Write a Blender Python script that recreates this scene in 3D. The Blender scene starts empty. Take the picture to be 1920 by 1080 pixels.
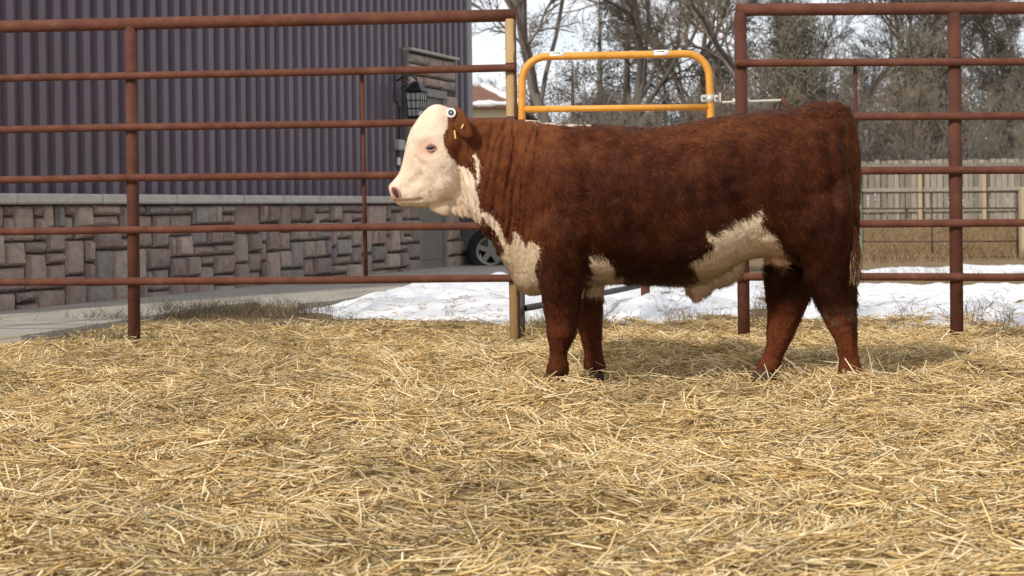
import bpy, math, random
import numpy as np
from mathutils import Vector, Matrix
from mathutils.bvhtree import BVHTree

random.seed(7)
RNG = np.random.default_rng(7)
R = math.radians
scene = bpy.context.scene
COL = scene.collection

# ------------------------------------------------------------------ camera
FPX, CX, CY = 2940.0, 1200.0, 405.0          # focal length and optical centre in 1920x1080 pixels
CAM = np.array([0.0, 0.0, 0.78])
ROLL, PITCH = 0.012, 16.0 / FPX
c_, s_ = math.cos(ROLL), math.sin(ROLL)
FWD = Vector((0, math.cos(PITCH), -math.sin(PITCH)))
UP0 = Vector((0, math.sin(PITCH), math.cos(PITCH)))
RT0 = Vector((1, 0, 0))
RT = RT0 * c_ - UP0 * s_
UP = RT0 * s_ + UP0 * c_
cam_d = bpy.data.cameras.new('camera')
cam_d.sensor_width = 36.0
cam_d.lens = FPX / 1920 * 36.0
cam_d.shift_x = (960 - CX) / 1920
cam_d.shift_y = (CY - 540) / 1920
cam_d.dof.use_dof = True; cam_d.dof.focus_distance = 7.0; cam_d.dof.aperture_fstop = 6.3
cam_d.clip_start, cam_d.clip_end = 0.05, 1500
cam = bpy.data.objects.new('camera', cam_d)
COL.objects.link(cam)
m = Matrix.Identity(4)
for i, v in enumerate((RT, UP, -FWD)):
    for r in range(3):
        m[r][i] = v[r]
m.translation = Vector(CAM)
cam.matrix_world = m
scene.camera = cam

# ------------------------------------------------------------------ world, sun, exposure
SUN_EL, SUN_AZ = R(36), R(33)                # azimuth: degrees to the left of straight behind the camera
sun_dir = Vector((-math.sin(SUN_AZ) * math.cos(SUN_EL), -math.cos(SUN_AZ) * math.cos(SUN_EL), math.sin(SUN_EL)))
world = bpy.data.worlds.new('World')
scene.world = world
world.use_nodes = True
nt = world.node_tree
nt.nodes.clear()
N = nt.nodes.new
out = N('ShaderNodeOutputWorld'); bg = N('ShaderNodeBackground'); sky = N('ShaderNodeTexSky')
sky.sky_type = 'NISHITA'; sky.sun_disc = False
sky.sun_elevation = SUN_EL
sky.sun_rotation = math.atan2(sun_dir.x, sun_dir.y)
mix = N('ShaderNodeMix'); mix.data_type = 'RGBA'
tc = N('ShaderNodeTexCoord'); mp = N('ShaderNodeMapping'); mp.inputs['Scale'].default_value = (1, 1, 2.2)
ns = N('ShaderNodeTexNoise'); ns.inputs['Scale'].default_value = 4.5; ns.inputs['Detail'].default_value = 7
ns.inputs['Roughness'].default_value = 0.55
rp = N('ShaderNodeValToRGB'); rp.color_ramp.elements[0].position = 0.36; rp.color_ramp.elements[1].position = 0.56
rp.color_ramp.elements[0].color = (0.55, 0.55, 0.55, 1); rp.color_ramp.elements[1].color = (0.97, 0.97, 0.97, 1)
nt.links.new(tc.outputs['Generated'], mp.inputs['Vector']); nt.links.new(mp.outputs['Vector'], ns.inputs['Vector'])
nt.links.new(ns.outputs['Fac'], rp.inputs['Fac']); nt.links.new(rp.outputs['Color'], mix.inputs['Factor'])
nt.links.new(sky.outputs['Color'], mix.inputs['A']); mix.inputs['B'].default_value = (9.0, 9.2, 9.6, 1)
nt.links.new(mix.outputs['Result'], bg.inputs['Color']); bg.inputs['Strength'].default_value = 0.1
nt.links.new(bg.outputs['Background'], out.inputs['Surface'])
sl = bpy.data.lights.new('sun', 'SUN'); sl.energy = 2.9; sl.angle = R(4.0); sl.color = (1.0, 0.93, 0.82)
sun = bpy.data.objects.new('sun', sl); COL.objects.link(sun)
sun.rotation_euler = sun_dir.to_track_quat('Z', 'Y').to_euler()
vs = scene.view_settings
vs.view_transform = 'Standard'; vs.look = 'None'; vs.exposure = 0.22; vs.gamma = 1.0
scene.cycles.use_denoising = True
scene.cycles.max_bounces = 6
scene.cycles.transparent_max_bounces = 6

# ------------------------------------------------------------------ helpers
rt, up, fw = (np.array(v) for v in (RT, UP, FWD))
def ray(px, py):
    d = fw + rt * ((px - CX) / FPX) + up * ((CY - py) / FPX)
    return d
def P(px, py, Y):                            # point on the pixel's ray at depth Y
    d = ray(px, py)
    return CAM + d * (Y / d[1])
def G(px, py, z=0.0):                        # point on the ground plane
    d = ray(px, py)
    return CAM + d * ((z - CAM[2]) / d[2])

def vnoise(p, scale, seed=0):                # value noise in 0..1, vectorised
    p = np.asarray(p, float) * scale + 100.0 + seed * 17.31
    i = np.floor(p).astype(np.int64); f = p - i
    f = f * f * (3 - 2 * f)
    def h(ix, iy, iz):
        n = (ix * 374761393 + iy * 668265263 + iz * 2147483647 + seed * 974711) & 0xffffffff
        n = ((n ^ (n >> 13)) * 1274126177) & 0xffffffff
        n = n ^ (n >> 16)
        return (n & 0xffff) / 65535.0
    x, y, z = i[..., 0], i[..., 1], i[..., 2]
    r = 0
    for dx in (0, 1):
        wx = f[..., 0] if dx else 1 - f[..., 0]
        for dy in (0, 1):
            wy = f[..., 1] if dy else 1 - f[..., 1]
            for dz in (0, 1):
                wz = f[..., 2] if dz else 1 - f[..., 2]
                r = r + h(x + dx, y + dy, z + dz) * wx * wy * wz
    return r
def fbm(p, scale, seed=0, octv=3):
    r, a, t = 0, 1.0, 0
    for o in range(octv):
        r = r + a * vnoise(p, scale * 2 ** o, seed + o); t += a; a *= 0.5
    return r / t
def p3(x, y, z=0.0):
    x = np.asarray(x, float)
    return np.stack([x, np.asarray(y, float) + 0 * x, 0 * x + z], -1)

ORG = {}                                     # world origin of every object
def new_mesh(name, verts, faces, smooth=False):
    me = bpy.data.meshes.new(name)
    verts = np.asarray(verts, np.float32).reshape(-1, 3)
    if isinstance(faces, np.ndarray):
        k = faces.shape[1]; n = len(faces)
        me.vertices.add(len(verts)); me.vertices.foreach_set('co', verts.ravel())
        me.loops.add(n * k); me.loops.foreach_set('vertex_index', faces.astype(np.int32).ravel())
        me.polygons.add(n); me.polygons.foreach_set('loop_start', np.arange(0, n * k, k, dtype=np.int32))
        me.polygons.foreach_set('loop_total', np.full(n, k, np.int32))
        me.update(calc_edges=True)
    else:
        me.from_pydata(verts.tolist(), [], [tuple(int(i) for i in f) for f in faces])
        me.update()
    if smooth:
        me.polygons.foreach_set('use_smooth', np.ones(len(me.polygons), bool))
    return me
def tag(o, label=None, cat=None, group=None, kind=None):
    if label: o['label'] = label
    if cat: o['category'] = cat
    if group: o['group'] = group
    if kind: o['kind'] = kind
    return o
def empty(name, loc):
    o = bpy.data.objects.new(name, None); COL.objects.link(o)
    o.location = tuple(float(v) for v in loc); o.empty_display_size = 0.1
    ORG[o.name] = np.array(loc, float)
    return o
def obj(name, verts, faces, mat, parent=None, smooth=False):     # verts in world coordinates
    org = ORG[parent.name] if parent else np.zeros(3)
    me = new_mesh(name, np.asarray(verts, float) - org, faces, smooth)
    if mat: me.materials.append(mat)
    o = bpy.data.objects.new(name, me); COL.objects.link(o)
    if parent: o.parent = parent
    ORG[o.name] = org
    return o
def link_copy(src, parent=None, loc=None, rz=None, sc=None):
    c = src.copy(); COL.objects.link(c); c.parent = parent
    if loc is not None: c.location = loc
    if rz is not None: c.rotation_euler = (0, 0, rz)
    if sc is not None: c.scale = sc
    return c
def copy_tree(root, loc, rz, sc):
    c = link_copy(root, None, loc, rz, sc)
    for ch in root.children:
        link_copy(ch, c)
    return c
class MB:
    def __init__(s): s.v, s.f, s.n = [], [], 0
    def add(s, v, f):
        s.v.append(np.asarray(v, float).reshape(-1, 3)); s.f += [tuple(int(i) + s.n for i in q) for q in f]; s.n += len(s.v[-1])
        return s
    def build(s, name, mat, parent=None, smooth=False):
        return obj(name, np.concatenate(s.v), s.f, mat, parent, smooth)
def box(c, size, ax=None):                   # ax: 3 axes as rows
    c = np.asarray(c, float); h = np.asarray(size, float) / 2
    A = np.eye(3) if ax is None else np.asarray(ax, float)
    v = np.array([[x, y, z] for x in (-1, 1) for y in (-1, 1) for z in (-1, 1)]) * h
    return c + v @ A, [(0, 1, 3, 2), (4, 6, 7, 5), (0, 4, 5, 1), (2, 3, 7, 6), (0, 2, 6, 4), (1, 5, 7, 3)]
def bevbox(c, size, ax=None, b=0.01):        # box with chamfered edges, 24 verts
    c = np.asarray(c, float); h = np.asarray(size, float) / 2; b = min(b, h.min() * 0.6)
    A = np.eye(3) if ax is None else np.asarray(ax, float)
    v, idx = [], {}
    for x in (-1, 1):
        for y in (-1, 1):
            for z in (-1, 1):
                s = np.array([x, y, z], float)
                for a in range(3):
                    q = s * (h - b); q[a] = s[a] * h[a]
                    idx[(x, y, z, a)] = len(v); v.append(q)
    f = []
    for a in range(3):
        o1, o2 = [k for k in range(3) if k != a]
        for sg in (-1, 1):
            q = []
            for (u, w) in ((-1, -1), (1, -1), (1, 1), (-1, 1)):
                k = [0, 0, 0]; k[a] = sg; k[o1] = u; k[o2] = w
                q.append(idx[(*k, a)])
            f.append(tuple(q))
    for a in range(3):                       # edges along axis a
        o1, o2 = [k for k in range(3) if k != a]
        for u in (-1, 1):
            for w in (-1, 1):
                k0 = [0, 0, 0]; k0[a] = -1; k0[o1] = u; k0[o2] = w
                k1 = list(k0); k1[a] = 1
                f.append((idx[(*k0, o1)], idx[(*k1, o1)], idx[(*k1, o2)], idx[(*k0, o2)]))
    for x in (-1, 1):
        for y in (-1, 1):
            for z in (-1, 1):
                f.append(tuple(idx[(x, y, z, a)] for a in range(3)))
    return c + np.array(v) @ A, f
def frames(pts):
    pts = np.asarray(pts, float)
    t = np.gradient(pts, axis=0); t /= np.linalg.norm(t, axis=1)[:, None] + 1e-12
    ref = np.array([0, 0, 1.0]) if abs(t[0][2]) < 0.9 else np.array([0, 1.0, 0])
    out, u = [], None
    for k in range(len(pts)):
        if u is None: u = np.cross(ref, t[k])
        else: u = u - t[k] * np.dot(u, t[k])
        u = u / (np.linalg.norm(u) + 1e-12)
        out.append((u, np.cross(t[k], u)))
    return t, out
def tube(pts, rad, n=14, caps=True):
    pts = np.asarray(pts, float); rad = np.broadcast_to(np.asarray(rad, float), (len(pts),))
    _, fr = frames(pts)
    a = np.linspace(0, 2 * math.pi, n, endpoint=False)
    v = np.concatenate([pts[k] + rad[k] * (np.cos(a)[:, None] * fr[k][0] + np.sin(a)[:, None] * fr[k][1]) for k in range(len(pts))])
    f = [(k * n + i, k * n + (i + 1) % n, (k + 1) * n + (i + 1) % n, (k + 1) * n + i) for k in range(len(pts) - 1) for i in range(n)]
    if caps: f += [tuple(range(n - 1, -1, -1)), tuple(range((len(pts) - 1) * n, len(pts) * n))]
    return v, f
def open_pipe(a, b, r, n=16, wall=0.006):    # a pipe whose ends are open
    a, b = np.asarray(a, float), np.asarray(b, float); d = (b - a) / np.linalg.norm(b - a)
    v, f = tube([a, b], r, n, False)
    K = 24; tt = np.linspace(0, 1, K)[:, None]; mid = a * (1 - tt) + b * tt
    mid[:, 2] += .011 * (fbm(mid + np.array([0, 0, mid[0, 2] * 5]), 1.3, 78, 2) - .5) * np.sin(np.pi * tt[:, 0]) ** .3
    vm, fm = tube(mid, r, n, False)
    v2, _ = tube([a, b], r - wall, n, False); v3, _ = tube([a + d * 0.12, b - d * 0.12], r - wall, n, False)
    V = np.concatenate([v, v2, v3, vm]); F = [tuple(i + 6 * n for i in q) for q in fm]
    for i in range(n):
        j = (i + 1) % n
        F += [(j, i, 2 * n + i, 2 * n + j), (n + i, n + j, 3 * n + j, 3 * n + i),
              (2 * n + j, 2 * n + i, 4 * n + i, 4 * n + j), (3 * n + i, 3 * n + j, 5 * n + j, 5 * n + i)]
    F += [tuple(range(4 * n, 5 * n)), tuple(range(6 * n - 1, 5 * n - 1, -1))]
    return V, F
def many_tubes(paths, rads, n=3):            # paths (N,K,3), rads (N,K) -> quads array
    paths = np.asarray(paths, float); Nn, K, _ = paths.shape
    t = np.gradient(paths, axis=1); t /= np.linalg.norm(t, axis=2)[..., None] + 1e-12
    ref = np.where(np.abs(t[..., 2:3]) < 0.9, np.array([0, 0, 1.0]), np.array([1.0, 0, 0]))
    u = np.cross(ref, t); u /= np.linalg.norm(u, axis=2)[..., None] + 1e-12
    w = np.cross(t, u)
    a = np.linspace(0, 2 * math.pi, n, endpoint=False) + 0.5
    v = paths[:, :, None, :] + rads[:, :, None, None] * (np.cos(a)[None, None, :, None] * u[:, :, None, :] + np.sin(a)[None, None, :, None] * w[:, :, None, :])
    base = (np.arange(Nn) * K * n)[:, None, None]
    k = np.arange(K - 1)[None, :, None] * n; i = np.arange(n)[None, None, :]; j = (i + 1) % n
    q = np.stack([base + k + i, base + k + j, base + k + n + j, base + k + n + i], -1).reshape(-1, 4)
    return v.reshape(-1, 3), q
def set_col(me, name, rgb):                  # per-vertex colour of the thing itself
    at = me.color_attributes.new(name, 'FLOAT_COLOR', 'POINT')
    c = np.ones((len(me.vertices), 4), np.float32); c[:, :3] = rgb
    at.data.foreach_set('color', c.ravel())

# ------------------------------------------------------------------ materials
def M(name, col=(0.5, 0.5, 0.5), rough=0.7, metal=0.0, var=None, scale=8.0, bump=0.0, bscale=None, attr=None, stretch=None, detail=5, thr=(0.35, 0.65), spec=0.3, third=None, attr_mix=0.0):
    m = bpy.data.materials.new(name); m.use_nodes = True
    t = m.node_tree; b = t.nodes['Principled BSDF']
    b.inputs['Roughness'].default_value = rough; b.inputs['Metallic'].default_value = metal
    b.inputs['Specular IOR Level'].default_value = spec
    b.inputs['Base Color'].default_value = (*col, 1)
    tcn = t.nodes.new('ShaderNodeTexCoord'); mpn = t.nodes.new('ShaderNodeMapping')
    if stretch: mpn.inputs['Scale'].default_value = stretch
    t.links.new(tcn.outputs['Object'], mpn.inputs['Vector'])
    cur = None
    if attr:
        a = t.nodes.new('ShaderNodeAttribute'); a.attribute_name = attr; cur = a.outputs['Color']
        t.links.new(cur, b.inputs['Base Color'])
    if var:
        n1 = t.nodes.new('ShaderNodeTexNoise'); n1.inputs['Scale'].default_value = scale; n1.inputs['Detail'].default_value = detail
        n1.inputs['Roughness'].default_value = 0.62
        t.links.new(mpn.outputs['Vector'], n1.inputs['Vector'])
        r = t.nodes.new('ShaderNodeValToRGB'); r.color_ramp.elements[0].position, r.color_ramp.elements[1].position = thr
        r.color_ramp.elements[0].color = (*col, 1); r.color_ramp.elements[1].color = (*var, 1)
        if third:
            e = r.color_ramp.elements.new(min(0.98, thr[1] + 0.12)); e.color = (*third, 1)
        t.links.new(n1.outputs['Fac'], r.inputs['Fac']); t.links.new(r.outputs['Color'], b.inputs['Base Color'])
        if attr:
            mm = t.nodes.new('ShaderNodeMix'); mm.data_type = 'RGBA'; mm.blend_type = 'MULTIPLY'; mm.inputs['Factor'].default_value = 1
            t.links.new(cur, mm.inputs['A']); t.links.new(r.outputs['Color'], mm.inputs['B']); t.links.new(mm.outputs['Result'], b.inputs['Base Color'])
    if bump:
        n2 = t.nodes.new('ShaderNodeTexNoise'); n2.inputs['Scale'].default_value = bscale or scale * 3; n2.inputs['Detail'].default_value = 6
        t.links.new(mpn.outputs['Vector'], n2.inputs['Vector'])
        bp = t.nodes.new('ShaderNodeBump'); bp.inputs['Strength'].default_value = bump; bp.inputs['Distance'].default_value = 0.02
        t.links.new(n2.outputs['Fac'], bp.inputs['Height']); t.links.new(bp.outputs['Normal'], b.inputs['Normal'])
    return m
MAT = dict(
    rust=M('rusty_pipe', (0.088, 0.032, 0.020), 0.78, 0, (0.135, 0.052, 0.033), 9, 0.25, 60, third=(0.20, 0.095, 0.062), spec=.15),
    rust_post=M('rusty_post', (0.075, 0.028, 0.019), 0.8, 0, (0.112, 0.044, 0.029), 7, 0.25, 60, third=(0.15, 0.070, 0.047), spec=.15),
    tan_post=M('worn_tan_post', (0.30, 0.18, 0.075), 0.7, 0, (0.42, 0.29, 0.14), 5, 0.2, 40, stretch=(1, 1, 0.3), third=(0.15, 0.062, 0.03), thr=(0.3, 0.6)),
    yellow=M('yellow_paint', (0.58, 0.25, 0.03), 0.45, 0, (0.68, 0.31, 0.045), 7, 0.06, 40, spec=0.4, third=(0.40, 0.17, 0.035), thr=(.4, .62)),
    sticker=M('white_sticker', (0.75, 0.74, 0.70), 0.5),
    print_=M('black_print', (0.02, 0.02, 0.02), 0.6),
    zinc=M('zinc', (0.62, 0.60, 0.54), 0.35, 0.3, (0.5, 0.48, 0.42), 30),
    siding=M('corrugated_siding', (0.080, 0.055, 0.071), 0.40, 0, (0.104, 0.075, 0.094), 3, 0.0, stretch=(1, 1, 0.25), spec=0.5),
    siding_trim=M('siding_trim', (0.16, 0.15, 0.17), 0.4, 0, (0.19, 0.18, 0.20), 3, spec=0.5),
    roof=M('metal_roof', (0.10, 0.08, 0.09), 0.5),
    mortar=M('mortar', (0.07, 0.052, 0.05), 0.9, 0, (0.10, 0.08, 0.075), 25, 0.3),
    ledge=M('ledge_stone', (0.36, 0.33, 0.30), 0.85, 0, (0.44, 0.41, 0.37), 9, 0.3, 40),
    door=M('door_paint', (0.17, 0.155, 0.135), 0.5, 0, (0.19, 0.175, 0.15), 4),
    door_frame=M('door_frame_paint', (0.19, 0.175, 0.155), 0.5, 0, (0.215, 0.20, 0.175), 4),
    black=M('black_iron', (0.014, 0.014, 0.016), 0.45, spec=0.5),
    glass=M('seeded_glass', (0.45, 0.47, 0.44), 0.15, spec=0.6),
    grey_box=M('grey_plastic', (0.33, 0.33, 0.32), 0.5),
    concrete=M('concrete', (0.30, 0.27, 0.23), 0.85, 0, (0.39, 0.355, 0.305), 2.5, 0.15, 60, third=(0.25, 0.225, 0.19)),
    snow=M('snow', (0.61, 0.62, 0.65), 0.6, 0, (0.72, 0.72, 0.74), 5, 1.0, 14, third=(0.56, 0.54, 0.52), thr=(0.3, 0.62)),
    bark=M('bark', (0.16, 0.138, 0.12), 0.9, 0, (0.26, 0.228, 0.198), 6, 0.3, stretch=(1, 1, 0.25)),
    twig=M('twigs', (0.175, 0.150, 0.132), 0.9, 0, (0.26, 0.225, 0.195), 1.2),
    twig_tan=M('tan_twigs', (0.215, 0.175, 0.132), 0.9, 0, (0.29, 0.24, 0.18), 1.2),
    needle=M('pine_needles', (0.032, 0.037, 0.022), 0.8, 0, (0.062, 0.066, 0.040), 1.5),
    juniper=M('juniper_foliage', (0.13, 0.118, 0.085), 0.85, 0, (0.20, 0.178, 0.13), 1.5),
    plank=M('weathered_board', (0.215, 0.185, 0.148), 0.9, 0, (0.32, 0.285, 0.235), 3, 0.2, 30, stretch=(6, 6, 0.6), third=(0.15, 0.13, 0.11)),
    timber=M('yellowish_timber', (0.36, 0.285, 0.17), 0.85, 0, (0.43, 0.345, 0.22), 4, 0.2, stretch=(3, 3, 0.4)),
    green_post=M('faded_green_post', (0.17, 0.205, 0.12), 0.7, 0, (0.22, 0.25, 0.16), 5),
    thin_rust=M('dark_rust', (0.075, 0.045, 0.035), 0.8, 0, (0.11, 0.06, 0.045), 12),
    dark_pipe=M('dark_pipe', (0.04, 0.036, 0.038), 0.6, 0, (0.065, 0.055, 0.052), 12),
    house=M('cream_siding', (0.62, 0.55, 0.38), 0.8, 0, (0.66, 0.59, 0.42), 3),
    house_roof=M('snowy_roof', (0.17, 0.085, 0.06), 0.85, 0, (0.21, 0.105, 0.075), 2),
    car=M('dark_car_paint', (0.022, 0.024, 0.028), 0.22, 0.2, spec=0.6),
    tyre=M('tyre_rubber', (0.018, 0.018, 0.018), 0.85),
    rim=M('alloy_rim', (0.24, 0.225, 0.19), 0.4, 0.3),
    car_glass=M('car_glass', (0.02, 0.022, 0.025), 0.06, spec=0.8),
    lamp=M('car_lamp', (0.6, 0.6, 0.6), 0.1, spec=0.8), tail_lamp=M('tail_lamp', (0.25, 0.01, 0.01), 0.2),
    straw=M('straw', rough=0.55, attr='tint', spec=0.35),
    grass=M('dead_grass', rough=0.8, attr='tint'),
    stone=M('field_stone', (0.78, 0.78, 0.78), 0.85, 0, (1.15, 1.12, 1.08), 14, 0.45, 45),
)
def ground_material():
    m = bpy.data.materials.new('ground'); m.use_nodes = True
    t = m.node_tree; b = t.nodes['Principled BSDF']; b.inputs['Roughness'].default_value = 0.95
    b.inputs['Specular IOR Level'].default_value = 0.1
    a = t.nodes.new('ShaderNodeAttribute'); a.attribute_name = 'tint'
    tcn = t.nodes.new('ShaderNodeTexCoord')
    n = t.nodes.new('ShaderNodeTexNoise'); n.inputs['Scale'].default_value = 38; n.inputs['Detail'].default_value = 8; n.inputs['Roughness'].default_value = 0.7
    t.links.new(tcn.outputs['Object'], n.inputs['Vector'])
    r = t.nodes.new('ShaderNodeValToRGB'); r.color_ramp.elements[0].position = 0.3; r.color_ramp.elements[1].position = 0.7
    r.color_ramp.elements[0].color = (0.45, 0.43, 0.40, 1); r.color_ramp.elements[1].color = (1.25, 1.25, 1.25, 1)
    t.links.new(n.outputs['Fac'], r.inputs['Fac'])
    mm = t.nodes.new('ShaderNodeMix'); mm.data_type = 'RGBA'; mm.blend_type = 'MULTIPLY'; mm.inputs['Factor'].default_value = 1
    t.links.new(a.outputs['Color'], mm.inputs['A']); t.links.new(r.outputs['Color'], mm.inputs['B'])
    t.links.new(mm.outputs['Result'], b.inputs['Base Color'])
    bp = t.nodes.new('ShaderNodeBump'); bp.inputs['Strength'].default_value = 0.8; bp.inputs['Distance'].default_value = 0.03
    t.links.new(n.outputs['Fac'], bp.inputs['Height']); t.links.new(bp.outputs['Normal'], b.inputs['Normal'])
    return m
MAT['ground'] = ground_material()
def per_object(mat, lo, hi):                 # every board weathered to its own tone
    t = mat.node_tree; b = t.nodes['Principled BSDF']; src = b.inputs['Base Color'].links[0].from_socket
    oi = t.nodes.new('ShaderNodeObjectInfo'); mr = t.nodes.new('ShaderNodeMapRange'); mr.inputs['To Min'].default_value = lo; mr.inputs['To Max'].default_value = hi
    mx = t.nodes.new('ShaderNodeMix'); mx.data_type = 'RGBA'; mx.blend_type = 'MULTIPLY'; mx.inputs['Factor'].default_value = 1
    t.links.new(oi.outputs['Random'], mr.inputs['Value']); t.links.new(src, mx.inputs['A']); t.links.new(mr.outputs['Result'], mx.inputs['B']); t.links.new(mx.outputs['Result'], b.inputs['Base Color'])
per_object(MAT['plank'], .72, 1.25)
def worn_post():                             # old tan paint left on one side of the post, bare rust on the other
    m = MAT['tan_post']; t = m.node_tree; b = t.nodes['Principled BSDF']; src = b.inputs['Base Color'].links[0].from_socket
    tcn = t.nodes.new('ShaderNodeTexCoord'); sx = t.nodes.new('ShaderNodeSeparateXYZ'); n = t.nodes.new('ShaderNodeTexNoise'); n.inputs['Scale'].default_value = 14; n.inputs['Detail'].default_value = 5
    t.links.new(tcn.outputs['Normal'], sx.inputs['Vector']); t.links.new(tcn.outputs['Object'], n.inputs['Vector'])
    ad = t.nodes.new('ShaderNodeMath'); ad.operation = 'MULTIPLY_ADD'; ad.inputs[1].default_value = .5; t.links.new(n.outputs['Fac'], ad.inputs[0]); t.links.new(sx.outputs['X'], ad.inputs[2])
    r = t.nodes.new('ShaderNodeValToRGB'); r.color_ramp.elements[0].position = .62; r.color_ramp.elements[1].position = .80
    t.links.new(ad.outputs['Value'], r.inputs['Fac'])
    mx = t.nodes.new('ShaderNodeMix'); mx.data_type = 'RGBA'; t.links.new(r.outputs['Color'], mx.inputs['Factor']); t.links.new(src, mx.inputs['A']); mx.inputs['B'].default_value = (.10, .048, .026, 1)
    t.links.new(mx.outputs['Result'], b.inputs['Base Color'])
worn_post()

# ------------------------------------------------------------------ ground
BULL_Y = 7.0
def smooth(a, b, x):
    t = np.clip((np.asarray(x, float) - a) / (b - a), 0, 1); return t * t * (3 - 2 * t)
def fence_Y(px): return 9.80 - (px - 480) * 0.00026
HOOF = [G(1046, 716), G(1116, 702), G(1592, 716), G(1437, 706)]
def pen_mask(x, y):
    edge = 10.7 + 0.5 * (fbm(p3(x, y), 1.3, 31) - 0.5) + 0.35 * smooth(-2.2, -0.5, -np.asarray(x)) * 0
    return 1 - smooth(edge - 0.35, edge + 0.35, y)
def ground_z(x, y):
    x = np.asarray(x, float); y = np.asarray(y, float)
    base = -0.15 * smooth(13, 26, y) + 0.19 * smooth(28, 44, y)
    pen = pen_mask(x, y)
    q = p3(x, y)
    h = 0.11 * (fbm(q, 1.7, 3, 3) - 0.5) + 0.10 * (fbm(q, 4.5, 9, 2) - 0.5) + .045 * (fbm(q, 11, 19, 2) - .5)
    # drifts of bedding: behind the legs, by the left fence, in front of the rear hoof
    for (px, py, s, a) in ((1230, 655, 0.35, 0.07), (1690, 645, 0.5, 0.04), (790, 605, 0.35, 0.09), (1592, 736, 0.15, 0.10),
                           (1438, 706, 0.22, -0.025), (1046, 738, 0.16, 0.055), (700, 780, 0.4, 0.04), (1510, 645, 0.25, 0.03), (560, 625, 0.35, 0.04)):
        g = G(px, py); h = h + a * np.exp(-((x - g[0]) ** 2 + (y - g[1]) ** 2) / (2 * s * s))
    out_ = 0.05 * (fbm(q, 0.8, 21, 3) - 0.5) + 0.35 * (fbm(q, 0.12, 5, 2) - 0.5) * smooth(50, 90, y)
    bank = 0.13 * (fbm(q, 1.1, 24, 3) - .45) * smooth(24, 27, y) * (1 - smooth(38, 41, y)) + 0.20 * smooth(38, 42, y) * (1 - smooth(42.8, 44, y)) * (0.6 + 0.8 * fbm(q, 0.7, 14, 2))
    return base + pen * (h - 0.035 - 0.03 * smooth(8.3, 9.6, y)) + (1 - pen) * out_ + bank
ys = np.concatenate([np.arange(2.2, 12.5, 0.05), np.arange(12.5, 26, 0.12), np.arange(26, 60, 0.5), np.geomspace(60, 900, 40)])
xs_u = np.concatenate([-np.geomspace(7, 600, 40)[::-1], np.arange(-6.9, 7, 0.06), np.geomspace(7, 600, 40)])
xx, yy = np.meshgrid(xs_u, ys)
zz = ground_z(xx, yy)
nx, ny = len(xs_u), len(ys)
idx = np.arange(nx * ny).reshape(ny, nx)
q = np.stack([idx[:-1, :-1], idx[:-1, 1:], idx[1:, 1:], idx[1:, :-1]], -1).reshape(-1, 4)
gr = obj('ground', np.stack([xx, yy, zz], -1).reshape(-1, 3), q, MAT['ground'], smooth=True)
pm = pen_mask(xx, yy).ravel()[:, None]
qq = np.stack([xx, yy, 0 * xx], -1).reshape(-1, 3)
n1 = fbm(qq, 0.9, 40)[:, None]; n2 = fbm(qq, 3.0, 44)[:, None]
penc = np.array([0.50, 0.36, 0.17]) * (0.55 + 0.7 * n2)
dirt = np.array([0.15, 0.110, 0.070]) * (1 - n1) * 1.2 + np.array([0.31, 0.22, 0.12]) * n1 * 1.05
set_col(gr.data, 'tint', pm * penc + (1 - pm) * dirt * (0.75 + 0.5 * n2))
tag(gr, 'trampled earth of the pen and the dead-grass yard behind it', kind='structure')

# ------------------------------------------------------------------ workshop building on the left
A0, C0 = G(480, 541), G(880, 500)
wd = (A0 - C0); wd[2] = 0; WL = np.linalg.norm(wd); wd /= WL                # along the wall towards the viewer
wn = np.array([-wd[1], wd[0], 0.0])                                         # outward normal
if wn[0] < 0: wn = -wn
WAX = np.array([wd, wn, [0, 0, 1.0]])
def Wp(s, z, o=0.0): return C0 + wd * s + wn * o + np.array([0, 0, z])
def WS(px, py, o=0.0):                       # pixel -> (s, z) on the wall plane
    d = ray(px, py); k = np.dot(C0 + wn * o - CAM, wn) / np.dot(d, wn)
    p = CAM + d * k - C0
    return float(np.dot(p, wd)), float(p[2])
S_END, H_WALL = WL + 5.2, 4.3
bld = empty('workshop_building', C0)
tag(bld, 'purple-grey corrugated metal building with a stone base behind the left fence', 'building')
def corrugated(s0, s1, pitch, o0, dep, fn):  # profile along s, returns list of (s, o)
    pr, s = [], s0
    while s < s1:
        for (a, d) in ((0.0, 0), (0.10, 0), (0.20, dep), (0.62, dep), (0.72, 0)):
            if s + a * pitch <= s1: pr.append((s + a * pitch, o0 + d))
        s += pitch
    pr.append((s1, o0))
    v, f = [], []
    for (s, o) in pr:
        v += [fn(s, 0.80, o), fn(s, H_WALL, o)]
    for k in range(len(pr) - 1): f.append((2 * k, 2 * k + 2, 2 * k + 3, 2 * k + 1))
    return v, f
pitch = WL / 29.0
v, f = corrugated(0.0, S_END, pitch, 0.0, 0.046, Wp)
obj('wall', v, f, MAT['siding'], bld)
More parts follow.
